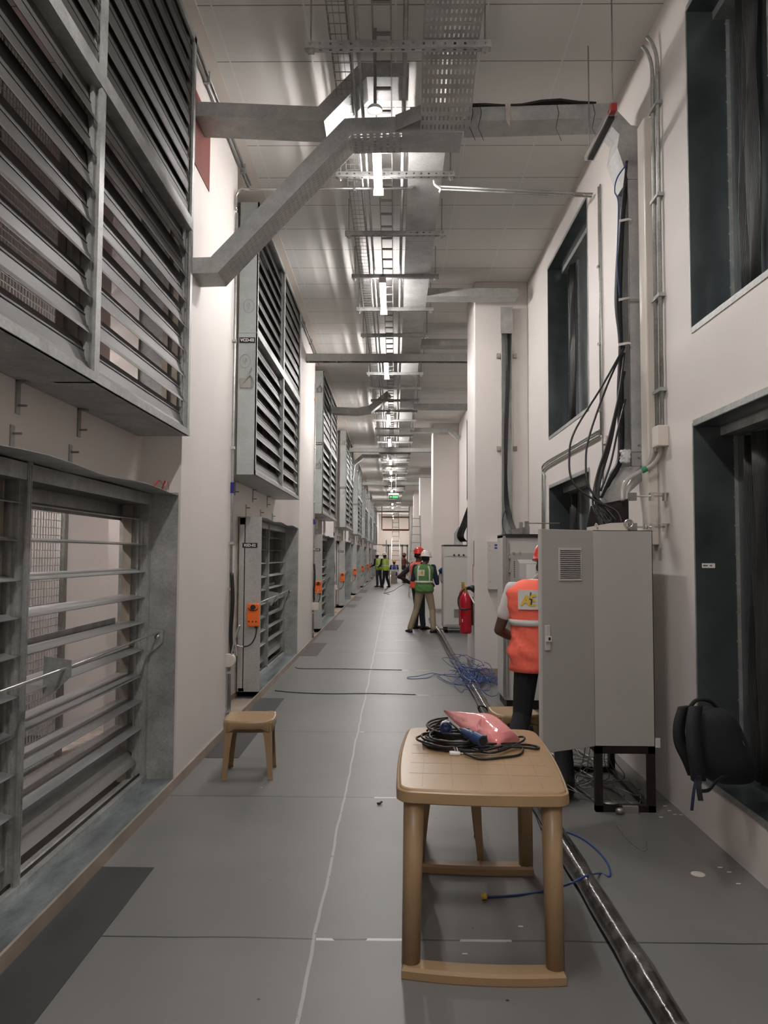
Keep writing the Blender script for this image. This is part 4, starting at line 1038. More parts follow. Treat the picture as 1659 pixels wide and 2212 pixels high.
tag(obj('cable_bundle', mb, 'black', smooth=True), 'tangled black cables entering the top of the nearest cabinet', 'cable')
x, z = AT(1313, 947, 5.33)
tag(obj('tape_band', MB().cyl((x-0.010, 5.37, z-0.03), (x+0.004, 5.40, z+0.03), 0.015, n=10), 'foam'), 'tan tape band round the hanging black cables', 'tape')
for py, m_ in ((645, 'orange'), (742, 'white'), (475, 'white')):
    x, z = AT(1345, py, top-0.01); x2 = XR-0.005 if py == 645 else x+0.05
    tag(obj('tie_band', MB().prism([(x-0.04, top-0.02, z-0.012), (x+0.03, top-0.02, z+0.005), (x2, top-0.02, z+0.002), (x2, top-0.02, z+0.014), (x+0.03, top-0.02, z+0.02), (x-0.04, top-0.02, z+0.008)], (0, 0.006, 0)), 'foam' if m_ == 'orange' else 'white'),
        {645: 'tan tie band round the cables and riser tray', 742: 'white tie band where the cable loops leave the bundle', 475: 'white tie band high on the riser cable bundle'}[py], 'tie')
tag(obj('blue_cable', cab_at([(1351, 350, top-0.01), (1330, 380, top-0.03), (1324, 410, top-0.03), (1332, 440, top-0.02), (1330, 560, top-0.02), (1336, 640, top-0.02)], 0.005), 'bluecab', smooth=True), 'thin blue cable bowing out from the head of the riser tray', 'cable')

# cabinet behind the man: light panel facing the camera
yc = 8.2
xa = AT(1088, 1300, yc)[0]; zt2 = AT(1100, 1152, yc)[1]
t = thing('control_cabinet', 'light grey cabinet with open inner panel behind the man in orange', 'cabinet', (xa, yc, 0))
Wc = XR-0.02-xa
obj('body', MB().box(0.02, Wc, 0.02, 0.6, 0.10, zt2-0.012), 'cabl', t)
obj('top_gasket', MB().box(0.02, Wc, -0.004, 0.6, zt2-0.035, zt2), 'black', t)
obj('plinth', MB().box(0.04, Wc-0.02, 0.04, 0.58, 0, 0.10), 'blacks', t)
mb = MB().box(0, 0.028, -0.01, 0.03, 0.12, zt2-0.02).box(0.045, 0.055, -0.015, 0.02, 0.14, zt2-0.06)
obj('door_rail', mb, 'chrome', t)
p = obj('inner_panel', MB().box(0.075, Wc-0.02, -0.008, 0.02, 0.9, zt2-0.20), 'cab', t)
mb = MB(); x0_, x1_ = 0.15, 0.36; za, zb2 = zt2-0.48, zt2-0.29
mb.prism([(x0_, -0.008, zb2+0.02), (x1_, -0.008, zb2+0.02), (x1_, -0.03, zb2-0.02), (x0_+0.02, -0.03, zb2-0.02)], (0, 0.006, 0))
mb.box(x0_+0.02, x1_, -0.034, -0.008, za, zb2-0.02)
obj('recess_box', mb, 'cabl', p)
obj('data_sheet', MB().box(x0_+0.09, x1_-0.02, -0.036, -0.034, za+0.01, zb2-0.03), 'text', p)
mb = MB()
for q in range(9): mb.box(0.112, 0.125, -0.0095, -0.008, zt2-0.46+q*0.02, zt2-0.45+q*0.02)
obj('vent_slots', mb, 'black', p)
mb = MB()
for q in range(4): mb.box(0.06, 0.075, -0.02, 0.0, zt2-0.26-q*0.15, zt2-0.23-q*0.15)
for q in range(2): mb.box(0.10+0.07*q, 0.12+0.07*q, -0.015, 0.0, zt2-0.21, zt2-0.19)
obj('clip', mb, 'chrome', p)
tag(obj('gland_plate', MB().prism([(xa+0.12, yc+0.1, zt2+0.001), (xa+0.30, yc+0.1, zt2+0.001), (xa+0.30, yc+0.1, zt2+0.09), (xa+0.10, yc+0.1, zt2+0.05)], (0, 0.2, 0)).box(xa+0.19, xa+0.225, yc+0.08, yc+0.12, zt2+0.001, zt2+0.13).box(xa+0.25, xa+0.29, yc+0.08, yc+0.12, zt2+0.001, zt2+0.14).cyl((xa+0.29, yc+0.1, zt2+0.12), (XR-0.05, yc+0.1, zt2+0.12), 0.006, n=6), 'steel'), 'grey cable entry plate with clamps on the cabinet behind the man', 'bracket')
# junction box on the pier with blue label
yj = 10.5; xa, z1 = AT(1055, 1168, yj-0.12); x1, z0 = AT(1086, 1272, yj-0.12)
t = thing('wall_box', 'cream wall box with a small blue label on the nearest right pier', 'box', (xa, yj, z0))
obj('box_body', MB().box(0, x1-xa+0.03, -0.12, -0.001, 0, z1-z0), 'cabl', t, bevel=0.004)
p = obj('label_plate', MB().box(0.085, 0.195, -0.1235, -0.12, z1-z0-0.10, z1-z0-0.04), 'bluel', t)
mb = MB()
for q, (a, b) in enumerate(((0.09, 0.102), (0.105, 0.115), (0.118, 0.125), (0.128, 0.135), (0.138, 0.15), (0.153, 0.162), (0.166, 0.175), (0.178, 0.19))): mb.box(a, b, -0.125, -0.1235, z1-z0-0.082, z1-z0-0.060)
obj('lettering', mb, 'bluet', p)
mb = MB()
for zz in (0.10, z1-z0-0.06, z1-z0-0.12): mb.cyl((0.02, -0.125, zz), (0.02, -0.12, zz), 0.008, n=8)
obj('screw', mb, 'rust', t)
# cabinet behind the extinguishers
yc = 16.2; xa = AT(959, 1300, yc)[0]; zt2 = AT(980, 1176, yc)[1]
t = thing('control_cabinet', 'light grey cabinet with three round knobs behind the first right pier', 'cabinet', (xa, yc, 0))
Wc = XR-0.05-xa
obj('body', MB().box(0, Wc, 0, 0.7, 0.13, zt2-0.03), 'cabl', t, bevel=0.004)
obj('top_gasket', MB().box(0, Wc, -0.005, 0.7, zt2-0.03, zt2), 'black', t)
d = obj('door', MB().box(0.03, Wc-0.03, -0.015, 0, 0.17, zt2-0.28), 'cabl', t, bevel=0.003)
obj('top_panel', MB().box(0.03, Wc-0.03, -0.012, 0, zt2-0.24, zt2-0.06), 'cabl', t)
obj('vent_grille', MB().box(0.22, 0.40, -0.02, -0.015, 0.32, 0.50), 'steel', d)
mb = MB()
for q in range(3): mb.cyl((0.22+0.10*q, -0.05, zt2-0.215), (0.22+0.10*q, -0.012, zt2-0.215), 0.02, n=12)
obj('knob', mb, 'black', t)
obj('plinth', MB().box(0.03, Wc, 0.0, 0.04, 0.02, 0.06).box(0.03, 0.09, 0, 0.68, 0, 0.13).box(0.0, Wc, -0.004, 0.7, 0.115, 0.13).box(0.1, Wc, 0.0, 0.04, 0.08, 0.10), 'black', t)
tag(obj('gland_box', MB().prism([(xa+0.25, yc+0.2, zt2+0.002), (xa+0.42, yc+0.2, zt2+0.002), (xa+0.42, yc+0.2, zt2+0.38), (xa+0.32, yc+0.2, zt2+0.38), (xa+0.25, yc+0.2, zt2+0.26)], (0, 0.2, 0)), 'tray'), 'zinc cable box on the cabinet behind the first right pier', 'box')

# fire extinguishers on the pier side
def extinguisher(label, x, y, zb, h, r, horn):
    t = thing('fire_extinguisher', label, 'extinguisher', (x, y, zb))
    prof = [(0.0, 0.0), (r*0.8, 0.0), (r*0.97, 0.012), (r, 0.04), (r, h*0.78), (r*0.93, h*0.87), (r*0.7, h*0.94), (r*0.38, h*0.985), (r*0.3, h)]
    rings = [[(rr*math.cos(2*PI*j/28), rr*math.sin(2*PI*j/28), zz) for j in range(28)] for rr, zz in prof[1:]]
    obj('cylinder', MB().loft(rings), 'red', t, smooth=True)
    mb = MB().cyl((0, 0, h), (0, 0, h+0.07), 0.022, n=12).box(-0.015, 0.015, -0.02, 0.02, h+0.04, h+0.09)
    mb.prism([(-0.01, 0, h+0.08), (-0.035, 0, h+0.098), (-0.035, 0, h+0.090), (-0.01, 0, h+0.06)], (0, 0.018, 0)).prism([(-0.01, 0, h+0.05), (-0.035, 0, h+0.053), (-0.035, 0, h+0.046), (-0.01, 0, h+0.038)], (0, 0.018, 0))
    obj('valve', mb, 'brass', t)
    if horn:
        obj('hose', MB().tube(smooth_path([(-0.02, -0.02, h+0.06), (-r-0.02, -0.02, h-0.06), (-r-0.015, -0.05, h*0.66), (-r*0.3, -r-0.01, h*0.60), (r, -r*0.3, h*0.62)], 5), 0.011, 8), 'black', t, smooth=True)
        obj('horn', MB().tube([(0.01, -0.03, h+0.06), (0.06, -0.04, h+0.075), (0.12, -0.05, h+0.055)], [0.018, 0.035, 0.055], 16), 'black', t, smooth=True)
        obj('band', MB().cyl((0, 0, h*0.60), (0, 0, h*0.625), r+0.003, n=28), 'black', t, smooth=True)
        obj('strap_tag', MB().prism([(0.02, -0.03, h+0.02), (0.05, -0.03, h+0.01), (0.12, -r, h-0.14), (0.10, -r, h-0.14)], (0, 0.004, 0)), 'white', t)
        obj('label_sheet', MB().box(-r*0.7, -r*0.25, -r-0.004+0.02, -r*0.7, h*0.28, h*0.36), 'white', t)
    obj('wall_bracket', MB().box(r*0.9, r*1.25, -0.015, 0.015, h*0.2, h*0.9), 'blacks', t)
xe, ze = AT(1008, 1367, 10.62)
extinguisher('large red fire extinguisher with black horn on the nearest right pier', 1.085-0.105, 10.62, ze, 0.55, 0.08, True)
extinguisher('smaller red fire extinguisher partly hidden behind the large one', 1.085-0.12, 10.85, ze+0.08, 0.52, 0.062, False)
tag(obj('notice_strip', MB().box(1.079, 1.083, 10.52, 10.56, 2.02-0.55, 2.02-0.2), 'steel'), 'small notice strip on the side of the nearest right pier', 'notice')
tag(obj('red_mark', MB().box(1.083, 1.087, 10.70, 10.72, 1.25, 1.50), 'redp'), 'thin red marker strip above the large fire extinguisher', 'marker')

# ================================================================== FURNITURE
def rr_outline(w_, l_, r, bulge, n=8, sq=1.0):
    pts = []
    cs = [(w_/2-r, -l_/2+r, -PI/2), (w_/2-r, l_/2-r, 0), (-w_/2+r, l_/2-r, PI/2), (-w_/2+r, -l_/2+r, PI)]
    for i, (cx, cy, a0) in enumerate(cs):
        for k in range(n+1):
            a = a0 + PI/2*k/n; pts.append((cx+r*math.cos(a), cy+r*math.sin(a)))
        nx, ny, _ = cs[(i+1) % 4]
        a_e = (cx+r*math.cos(a0+PI/2), cy+r*math.sin(a0+PI/2)); a_s = (nx+r*math.cos(a0+PI/2), ny+r*math.sin(a0+PI/2))
        for k in range(1, 8):
            tt = k/8; bx_ = a_e[0]+(a_s[0]-a_e[0])*tt; by_ = a_e[1]+(a_s[1]-a_e[1])*tt
            pts.append((bx_, by_))
    out = []
    for x, y in pts:   # bulge the sides outwards
        fx = bulge*(1-(2*y/l_)**2); fy = bulge*(1-(2*x/w_)**2)
        out.append((x + math.copysign(fx, x)*(abs(x)/(w_/2))**2, y + math.copysign(fy, y)*(abs(y)/(l_/2))**2))
    return out
TH = 0.715
fl_ = FL(857, 1700, TH); fr_ = FL(1228, 1703, TH); 
TW, TL = 0.665, 1.08
trz = -math.radians(3.2)
tcx, tcy = 0.375, 3.56
t = thing('plastic_table', 'tan moulded plastic table in the foreground carrying a cable coil', 'table', (tcx, tcy, 0), trz)
o0 = rr_outline(TW, TL, 0.05, 0.022)
def scl(o, k, z): return [(x*(1-k/(TW/2)), y*(1-k/(TL/2)), z) for x, y in o]
mb = MB().loft([scl(o0, 0.006, TH-0.055), scl(o0, 0.0, TH-0.05), scl(o0, 0.002, TH-0.012), scl(o0, 0.006, TH-0.008), scl(o0, 0.010, TH-0.009), scl(o0, 0.013, TH-0.003), scl(o0, 0.018, TH)])
obj('tabletop', mb, 'tan', t, smooth=False)
# shallow tile grooves on the top
mb = MB()
for xx in (-0.235, -0.115, 0.0, 0.115, 0.235): mb.box(xx-0.0015, xx+0.0015, -TL/2+0.05, TL/2-0.05, TH, TH+0.0006)
for yy in (-0.32, -0.16, 0.0, 0.16, 0.32): mb.box(-TW/2+0.04, TW/2-0.04, yy-0.0012, yy+0.0012, TH, TH+0.0006)
obj('surface_joint', mb, plain('tan_groove', (0.285, 0.188, 0.098), 0.42), t)
for sx in (-1, 1):
    for sy in (-1, 1):
        a = Vector((sx*(TW/2-0.065), sy*(TL/2-0.055), TH-0.05)); b = Vector((sx*(TW/2-0.055), sy*(TL/2-0.045), 0.035))
        obj('leg', MB().tube([a, a*0.5+b*0.5, b], [0.041, 0.038, 0.036], 20), 'tan', t, smooth=True)
for sy in (-1, 1):
    ring0, ring1 = [], []
    n_ = 16; oy = sy*(TL/2-0.045)
    outp, inp = [], []
    for i in range(n_+1):
        x = -TW/2+0.02+(TW-0.04)*i/n_; q = 2*x/TW
        outp.append((x, oy+sy*(0.045+0.030*(1-q*q)*(1 if sy < 0 else -0.6)))); inp.append((x, oy-sy*(0.038-0.030*(1-q*q)*(1 if sy < 0 else -0.6))))
    poly = outp + inp[::-1]
    def rnd(pl, k, z): 
        cx = sum(p[0] for p in pl)/len(pl); cy = sum(p[1] for p in pl)/len(pl)
        return [(p[0]-math.copysign(min(k, abs(p[0]-cx)), p[0]-cx)*(1 if abs(abs(p[0])-TW/2+0.02) < 1e-6 else 0), p[1]-math.copysign(k, p[1]-(oy)), z) for p in pl]
    obj('foot_bar', MB().loft([rnd(poly, 0.002, 0.0), rnd(poly, 0.0, 0.004), rnd(poly, 0.0, 0.032), rnd(poly, 0.008, 0.045)]), 'tan', t)
def stool(label, x, y, rz, h=0.42, w_=0.34):
    t = thing('plastic_stool', label, 'stool', (x, y, 0), rz)
    o = rr_outline(w_, w_, 0.05, 0.012)
    def sc_(k, z, dip=0.0):
        out_ = []
        for a, b in o:
            cn = min(1.0, max(0.0, (min(abs(a), abs(b))/(w_/2)-0.55)/0.35))      # 1 near the corners
            ntch = 0.05*math.exp(-((min(abs(a), abs(b))/(w_/2)-0.62)/0.10)**2)
            out_.append((a*(k-ntch*(1 if abs(a) > abs(b) else 0.2)), b*(k-ntch*(1 if abs(b) > abs(a) else 0.2)), z + dip*cn))
        return out_
    mb = MB().loft([sc_(0.95, h-0.062, -0.03), sc_(1.0, h-0.055, -0.03), sc_(1.0, h-0.018, 0.006), sc_(0.975, h-0.004, 0.006), sc_(0.93, h, 0.004), sc_(0.84, h-0.003), sc_(0.72, h-0.011), sc_(0.3, h-0.013)])
    obj('seat', mb, 'tan', t, smooth=True)
    for sx in (-1, 1):
        for sy in (-1, 1):
            cx_, cy_ = sx*(w_/2-0.025), sy*(w_/2-0.025); rings = []
            for (k, z, wd) in ((0.0, h-0.012, 0.050), (0.0, h-0.06, 0.043), (0.003, h-0.12, 0.034), (0.008, h*0.5, 0.028), (0.020, 0.02, 0.021), (0.022, 0.0, 0.024)):
                px_, py_ = cx_+sx*k, cy_+sy*k
                # angle-shaped leg
                th = 0.006
                P_ = [(px_+sx*wd*0.4, py_+sy*wd*0.4), (px_+sx*wd*0.4, py_-sy*wd*1.2), (px_+sx*(wd*0.4-th), py_-sy*wd*1.2), (px_+sx*(wd*0.4-th), py_+sy*(wd*0.4-th)), (px_-sx*wd*1.2, py_+sy*(wd*0.4-th)), (px_-sx*wd*1.2, py_+sy*wd*0.4)]
                rings.append([(a, b, z) for a, b in P_])
            obj('leg', MB().loft(rings), 'tan', t, bevel=0.003)
    return t
sa = FL(475, 1676); sb = FL(578, 1684)
stool('tan plastic stool standing by the left wall in front of the low damper', -1.065, 5.78, math.radians(4), 0.42, 0.355)
stool('tan plastic stool behind the table at the knee of the man in orange', 0.93, 6.05, math.radians(8))
stool('tan plastic stool tucked close behind the foreground table', 0.315, 4.36, math.radians(-3))
# coil of cable on the table
def lp(px, py, z): x, y = FL(px, py, z); return (x, y, z)
mb = MB(); random.seed(5)
for j in range(7):
    cx, cy = FL(1010, 1612, TH); rx, ry = 0.145+random.uniform(-0.02, 0.03), 0.13+random.uniform(-0.02, 0.02)
    ca = -0.05 + random.uniform(-0.03, 0.03)
    pts = []
    for i in range(41):
        a = 2*PI*i/40 + j
        pts.append((cx+ca+rx*math.cos(a)*1.0+0.01*math.sin(3*a+j), cy+0.02+ry*math.sin(a)+0.008*math.cos(2*a+j), TH+0.008+0.007*j+0.003*math.sin(3*a+j)))
    mb.tube(pts, 0.0055, 7)
for pts in ([(985, 1600, .73), (1060, 1625, .735), (1130, 1600, .735), (1125, 1590, .74), (1050, 1612, .735), (985, 1610, .735)],
            [(1005, 1626, .73), (1040, 1638, .722), (1085, 1635, .722), (1125, 1628, .722), (1130, 1612, .73), (1100, 1608, .74), (1045, 1620, .74), (990, 1618, .735), (975, 1605, .74), (1000, 1600, .745), (1060, 1605, .745), (1120, 1604, .735)],
            [(1060, 1612, .74), (1120, 1612, .735), (1160, 1616, .722), (1166, 1612, .722), (1150, 1608, .722), (1120, 1608, .735), (1080, 1618, .74)],
            [(940, 1570, .74), (950, 1560, .76), (965, 1555, .78), (990, 1572, .77), (1010, 1595, .76)],
            [(925, 1578, .73), (935, 1570, .74), (960, 1568, .745), (980, 1580, .75)]):
    mb.tube(smooth_path([lp(a, b, c) for a, b, c in pts], 8), 0.0055, 7)
for j in range(4):
    pts = []
    for i in range(31):
        a = PI*0.55 + 1.25*PI*i/30; cx, cy, _ = lp(985, 1590, TH)
        pts.append((cx+(0.115+0.008*j)*math.cos(a), cy+(0.15+0.012*j)*math.sin(a), TH+0.02+0.011*j))
    mb.tube(pts, 0.0055, 7)
tag(obj('extension_cable', mb, 'black', smooth=True), 'coil of black extension cable lying on the tan table', 'cable')
a = Vector(lp(1004, 1580, .80)); b = Vector(lp(1046, 1600, .79))
t = thing('blue_plug', 'blue cylindrical connector lying on the black cable coil', 'plug', a)
d = b-a
obj('body', MB().tube([(0, 0, 0), d*0.32, d*0.34, d*0.62], [0.019, 0.021, 0.023, 0.023], 18), 'blue', t, smooth=True)
obj('collar', MB().tube([d*0.60, d*0.64, d*1.0], [0.027, 0.027, 0.0255], 18), 'blue', t)
obj('socket_face', MB().tube([d*1.0, d*1.01], [0.020, 0.020], 16), 'black', t)
a = Vector(lp(966, 1573, .79))
t = thing('blue_socket', 'blue three hole socket facing the camera on the cable coil', 'socket', a)
obj('body', MB().cyl((0, 0.05, -0.012), (0, 0, 0), 0.024, 0.026, n=20), 'blue', t, smooth=True)
obj('rim', MB().tube([(0.027*math.cos(x), -0.002, 0.027*math.sin(x)) for x in [2*PI*i/24 for i in range(25)]], 0.004, 6, cap=False), 'blue', t, smooth=True)
mb = MB()
for an in (PI/2, PI/2+2.1, PI/2-2.1): mb.cyl((0.011*math.cos(an), -0.003, 0.011*math.sin(an)), (0.011*math.cos(an), 0.0, 0.011*math.sin(an)), 0.0045, n=8)
obj('pin_hole', mb, 'black', t)
obj('white_cap', MB().prism([(-0.027, 0.01, 0.006), (-0.018, 0.01, 0.028), (0.0, 0.01, 0.034), (0.018, 0.01, 0.028), (0.012, 0.01, 0.024), (-0.012, 0.01, 0.02)], (0, 0.02, 0)), 'white', t)
a = Vector(lp(990, 1630, TH))
t = thing('white_plug', 'small white mains plug beside the cable coil on the table', 'plug', a)
obj('plug_body', MB().box(-0.035, 0.015, -0.015, 0.015, 0, 0.016), 'white', t, bevel=0.005)
obj('plug_pin', MB().cyl((-0.005, 0.0, 0.016), (-0.015, 0.005, 0.036), 0.003, n=6).cyl((0.005, -0.008, 0.016), (-0.002, -0.003, 0.036), 0.003, n=6), 'chrome', t)
obj('plug_lead', MB().tube(smooth_path([(0.0, 0, 0.008), (0.06, 0.0, 0.006), (0.16, 0.0, 0.006)], 5), 0.003, 6), 'cream', t)
# orange cable cutter piece
tag(obj('orange_handle', MB().tube(smooth_path([lp(998, 1580, .755), lp(1008, 1576, .768), lp(1020, 1583, .765), lp(1018, 1586, .75)], 5), 0.007, 8), 'orange', smooth=True), 'orange plastic handle sticking out of the cable coil', 'handle')
# pink plastic bag
cols_ = [(960, 1533, 1535, .80, .79), (972, 1535, 1548, .80, .77), (990, 1538, 1563, .805, .76), (1010, 1541, 1579, .81, .75), (1030, 1543, 1592, .81, .74), (1048, 1545, 1603, .81, .735), (1062, 1549, 1610, .80, .73), (1076, 1557, 1615, .79, .727), (1092, 1568, 1610, .785, .728), (1106, 1579, 1604, .77, .728), (1117, 1588, 1602, .75, .728), (1126, 1595, 1599, .735, .728)]
thick = [.002, .012, .022, .032, .040, .048, .052, .052, .045, .034, .02, .004]
rings = []
for k, ((px, ya, yb2, za, zb2), th) in enumerate(zip(cols_, thick)):
    T_, B_ = Vector(lp(px, ya, za)), Vector(lp(px, yb2, zb2)); c = (T_+B_)/2; a_ = (T_-B_)/2; nrm_ = Vector((0.12, -0.62, 0.78))
    nrm_ = (nrm_ - a_.normalized()*nrm_.dot(a_.normalized())).normalized(); ring = []
    for j in range(36):
        an = 2*PI*j/36; rr = 1+0.05*math.sin(4*an+k*0.9)+0.05*math.sin(7*an-k*1.7)+0.03*math.sin(13*an+k*2.9)
        ring.append(c + a_*math.copysign(abs(math.cos(an))**0.9, math.cos(an)) + nrm_*(th*rr*math.sin(an)))
    rings.append(ring)
t_bag = obj('plastic_bag', MB().loft(rings), 'bag', smooth=True, subsurf=1)
tag(t_bag, 'pink translucent plastic bag lying over the cable coil on the table', 'bag')
obj('bag_hem', MB().tube(smooth_path([lp(1046, 1546, .812), lp(1036, 1560, .818), lp(1032, 1575, .81), lp(1040, 1592, .78), lp(1050, 1604, .745)], 5), 0.0035, 6), 'bag', t_bag, smooth=True)

# backpack on the window sill
t = thing('backpack', 'black backpack leaning on the right window sill with straps hanging down', 'backpack', (1.84, 3.98, ZW[0][0]))
yb_ = 4.02
def BK(px, py, Y): x, z = AT(px, py, Y); return Vector((x-1.84, Y-3.98, z-ZW[0][0]))
out = [(1545, 1690), (1500, 1660), (1494, 1600), (1490, 1560), (1492, 1530), (1520, 1520), (1560, 1522), (1590, 1538), (1605, 1570), (1622, 1610), (1642, 1650), (1640, 1672), (1632, 1690), (1590, 1692)]
rings = []
cxp, cyp = 1560, 1610
for (yy, k) in ((3.86, 0.55), (3.89, 0.80), (3.94, 0.95), (4.02, 1.0), (4.10, 1.0), (4.17, 0.96), (4.21, 0.82), (4.23, 0.55)):
    rings.append([BK(cxp+(a-cxp)*k, cyp+(b-cyp)*k - (0), yy+0.0) for a, b in out])
for r in rings:
    for v_ in r:
        if v_.z < 0.006: v_.z = 0.006
obj('main_body', MB().loft(rings), 'blackc', t, smooth=True, subsurf=1)
def strip(pts, wv, th=0.01):
    pts = smooth_path(pts, 6); mbx = MB(); wv = Vector(wv); rings = []
    for i, p in enumerate(pts):
        a = pts[max(0, i-1)]; b = pts[min(len(pts)-1, i+1)]; n1 = (b-a).cross(wv).normalized()*th
        rings.append([p-wv-n1, p+wv-n1, p+wv+n1, p-wv+n1])
    return mbx.loft(rings)
obj('shoulder_strap', strip([BK(1480, 1522, 3.93), BK(1470, 1560, 3.90), BK(1472, 1600, 3.89), BK(1490, 1640, 3.90), BK(1502, 1670, 3.92)], (0.028, 0.02, 0), 0.012), 'blackc', t, smooth=True)
obj('shoulder_strap', strip([BK(1505, 1522, 3.88), BK(1500, 1560, 3.84), BK(1502, 1610, 3.82), BK(1508, 1650, 3.83), BK(1512, 1682, 3.85)], (0.034, 0.01, 0), 0.012), 'strap', t, smooth=True)
obj('top_handle', MB().tube(smooth_path([BK(1494, 1522, 3.96), BK(1505, 1510, 3.97), BK(1520, 1507, 3.98), BK(1538, 1512, 4.0), BK(1552, 1526, 4.02)], 6), 0.010, 8), 'blackc', t, smooth=True)
obj('loose_strap', strip([BK(1508, 1675, 3.83), BK(1503, 1700, 3.80), BK(1500, 1725, 3.79), BK(1498, 1747, 3.79)], (0.007, 0, 0), 0.003), 'navy', t)
obj('loose_strap', strip([BK(1512, 1672, 3.83), BK(1513, 1700, 3.80), BK(1517, 1726, 3.79)], (0.012, 0, 0), 0.004), 'blackc', t)
obj('side_strap', strip([BK(1519, 1705, 3.82), BK(1535, 1702, 3.83), BK(1552, 1683, 3.86), BK(1578, 1668, 3.9)], (0, 0.0, 0.008), 0.004), 'blackc', t)
obj('buckle', MB().obox(BK(1512, 1682, 3.82), (0.014, 0, 0), (0, 0.006, 0), (0, 0, 0.016)), 'black', t)
obj('zip_pull', MB().tube([BK(1606, 1596, 3.88), BK(1611, 1607, 3.88)], 0.0025, 6).tube([BK(1582, 1618, 3.87), BK(1583, 1626, 3.87)], 0.0025, 6), 'chrome', t)

# ================================================================== FLOOR ITEMS
pts = []
for i in range(90):
    y = 1.2 + i*0.2
    pts.append((0.935+0.012*math.sin(y*0.9)-0.004*max(0, y-9), y, 0.052+0.0*y))
t = tag(obj('wrapped_pipe', MB().tube(pts, [0.050+0.0035*math.sin(i*2.3)+0.002*math.sin(i*5.1) for i in range(90)], 20), 'pipe', smooth=True), 'long black pipe wrapped in clear plastic lying along the floor', 'pipe')
def fcable(name, label, P, r, mat, z=None, closed=False):
    P2 = []
    for p in P:
        zz = p[2] if len(p) > 2 else r
        x, y = FL(p[0], p[1], zz); P2.append((x, y, zz))
    return tag(obj(name, MB().tube(smooth_path(P2, 8), r, 6), mat, smooth=True), label, 'cable')
fcable('blue_cable', 'blue cable crossing over the wrapped pipe beside the table', [(1228, 1795), (1260, 1808), (1295, 1835), (1318, 1865), (1321, 1890), (1300, 1884), (1270, 1890, 0.11), (1240, 1905, 0.11), (1212, 1915, 0.06), (1170, 1925), (1120, 1932), (1050, 1937)], 0.005, 'bluecab')
x, y = FL(1045, 1936, 0.012)
tag(obj('cable_connector', MB().cyl((x, y, 0.014), (x+0.025, y, 0.014), 0.014, n=12), 'yellow', smooth=True), 'small yellow connector at the end of the blue cable under the table', 'connector')
fcable('thin_wire', 'thin grey wire lying on the floor right of the table', [(1335, 1780), (1350, 1800), (1372, 1822), (1395, 1835), (1402, 1828), (1400, 1815)], 0.0015, 'steel')
fcable('black_cable', 'black cable lying along the left side of the wrapped pipe', [(962, 1395), (985, 1430), (1010, 1468), (1030, 1500), (1042, 1525), (1060, 1555), (1080, 1590), (1110, 1640), (1150, 1730), (1175, 1790)], 0.008, 'black')
fcable('black_cable', 'black cable loop standing up behind the pink bag', [(1070, 1560, 0.02), (1050, 1552, 0.03), (1036, 1530, 0.1), (1040, 1524, 0.14), (1052, 1528, 0.12), (1062, 1545, 0.05), (1080, 1562, 0.02)], 0.009, 'black')
# blue tangle
random.seed(11); mb = MB()
cx, cy = FL(1015, 1472)
def zover(x, y, z): return max(z, 0.112 if abs(x-0.93) < 0.06 else (0.06 if abs(x-0.93) < 0.12 else 0.006))
for j in range(26):
    rx, ry = random.uniform(0.06, 0.24), random.uniform(0.15, 0.75); ox, oy = random.gauss(0.0, 0.10), random.gauss(0, 0.35); ph = random.uniform(0, 6); tl = random.uniform(0.0, 0.10); P_ = []
    for i in range(25):
        a = ph + 5.6*i/24; x = cx+ox+rx*math.cos(a)*(1+0.1*math.sin(3*a)); yy = cy+oy+ry*math.sin(a)
        yy = min(yy, 10.3) if x > 1.0 else yy; P_.append((min(x, 1.75), yy, zover(x, yy, 0.012+0.003*j+tl*(1+math.sin(a+j)))))
    mb.tube(P_, 0.004, 5)
for j in range(8):   # strands to the cabinet
    P_ = [(cx+0.05, cy+random.uniform(-0.3, 0.3), 0.12), (cx+0.2, cy-0.3+random.uniform(-0.3, 0.3), 0.05), (cx+0.35, cy-0.5+0.12*j, 0.02), (cx+0.50, cy-0.7+0.1*j, 0.015)]
    mb.tube(smooth_path(P_, 6), 0.004, 5)
tag(obj('blue_cable_tangle', mb, 'bluecab', smooth=True), 'tangle of blue cables lying over the wrapped pipe', 'cable')
fcable('blue_cable', 'long blue cable loop reaching left from the tangle', [(1005, 1462), (975, 1460), (945, 1455, 0.02), (932, 1454, 0.03), (905, 1460), (882, 1463), (890, 1466), (925, 1464), (942, 1456, 0.02), (965, 1470), (990, 1478)], 0.0045, 'bluecab')
fcable('blue_cable', 'round blue cable loop beside the nearest pier foot', [(1020, 1478, 0.02), (1032, 1462, 0.1), (1038, 1448, 0.2), (1052, 1442, 0.22), (1060, 1452, 0.16), (1056, 1468, 0.08), (1040, 1475, 0.03)], 0.0045, 'bluecab')
fcable('black_cable', 'black cable crossing the floor in the middle distance', [(1010, 1345), (975, 1352), (955, 1358), (940, 1350)], 0.008, 'black')
fcable('black_cable', 'black cable curling at the feet of the far workers', [(830, 1282), (850, 1276), (862, 1268), (880, 1258), (893, 1250)], 0.012, 'black')
fcable('black_cable', 'black cable crossing from the far low dampers', [(842, 1284), (832, 1280), (836, 1272), (846, 1265)], 0.012, 'black')
for lab, P in (('thin dark cord across the floor just beyond the stool', [(596, 1493), (640, 1497), (720, 1499), (800, 1498), (900, 1500)]),
               ('thin dark cord across the floor near the second low damper', [(640, 1442), (652, 1445), (720, 1445), (800, 1446), (870, 1447)])):
    fcable('dark_cord', lab, P, 0.0045, 'black')
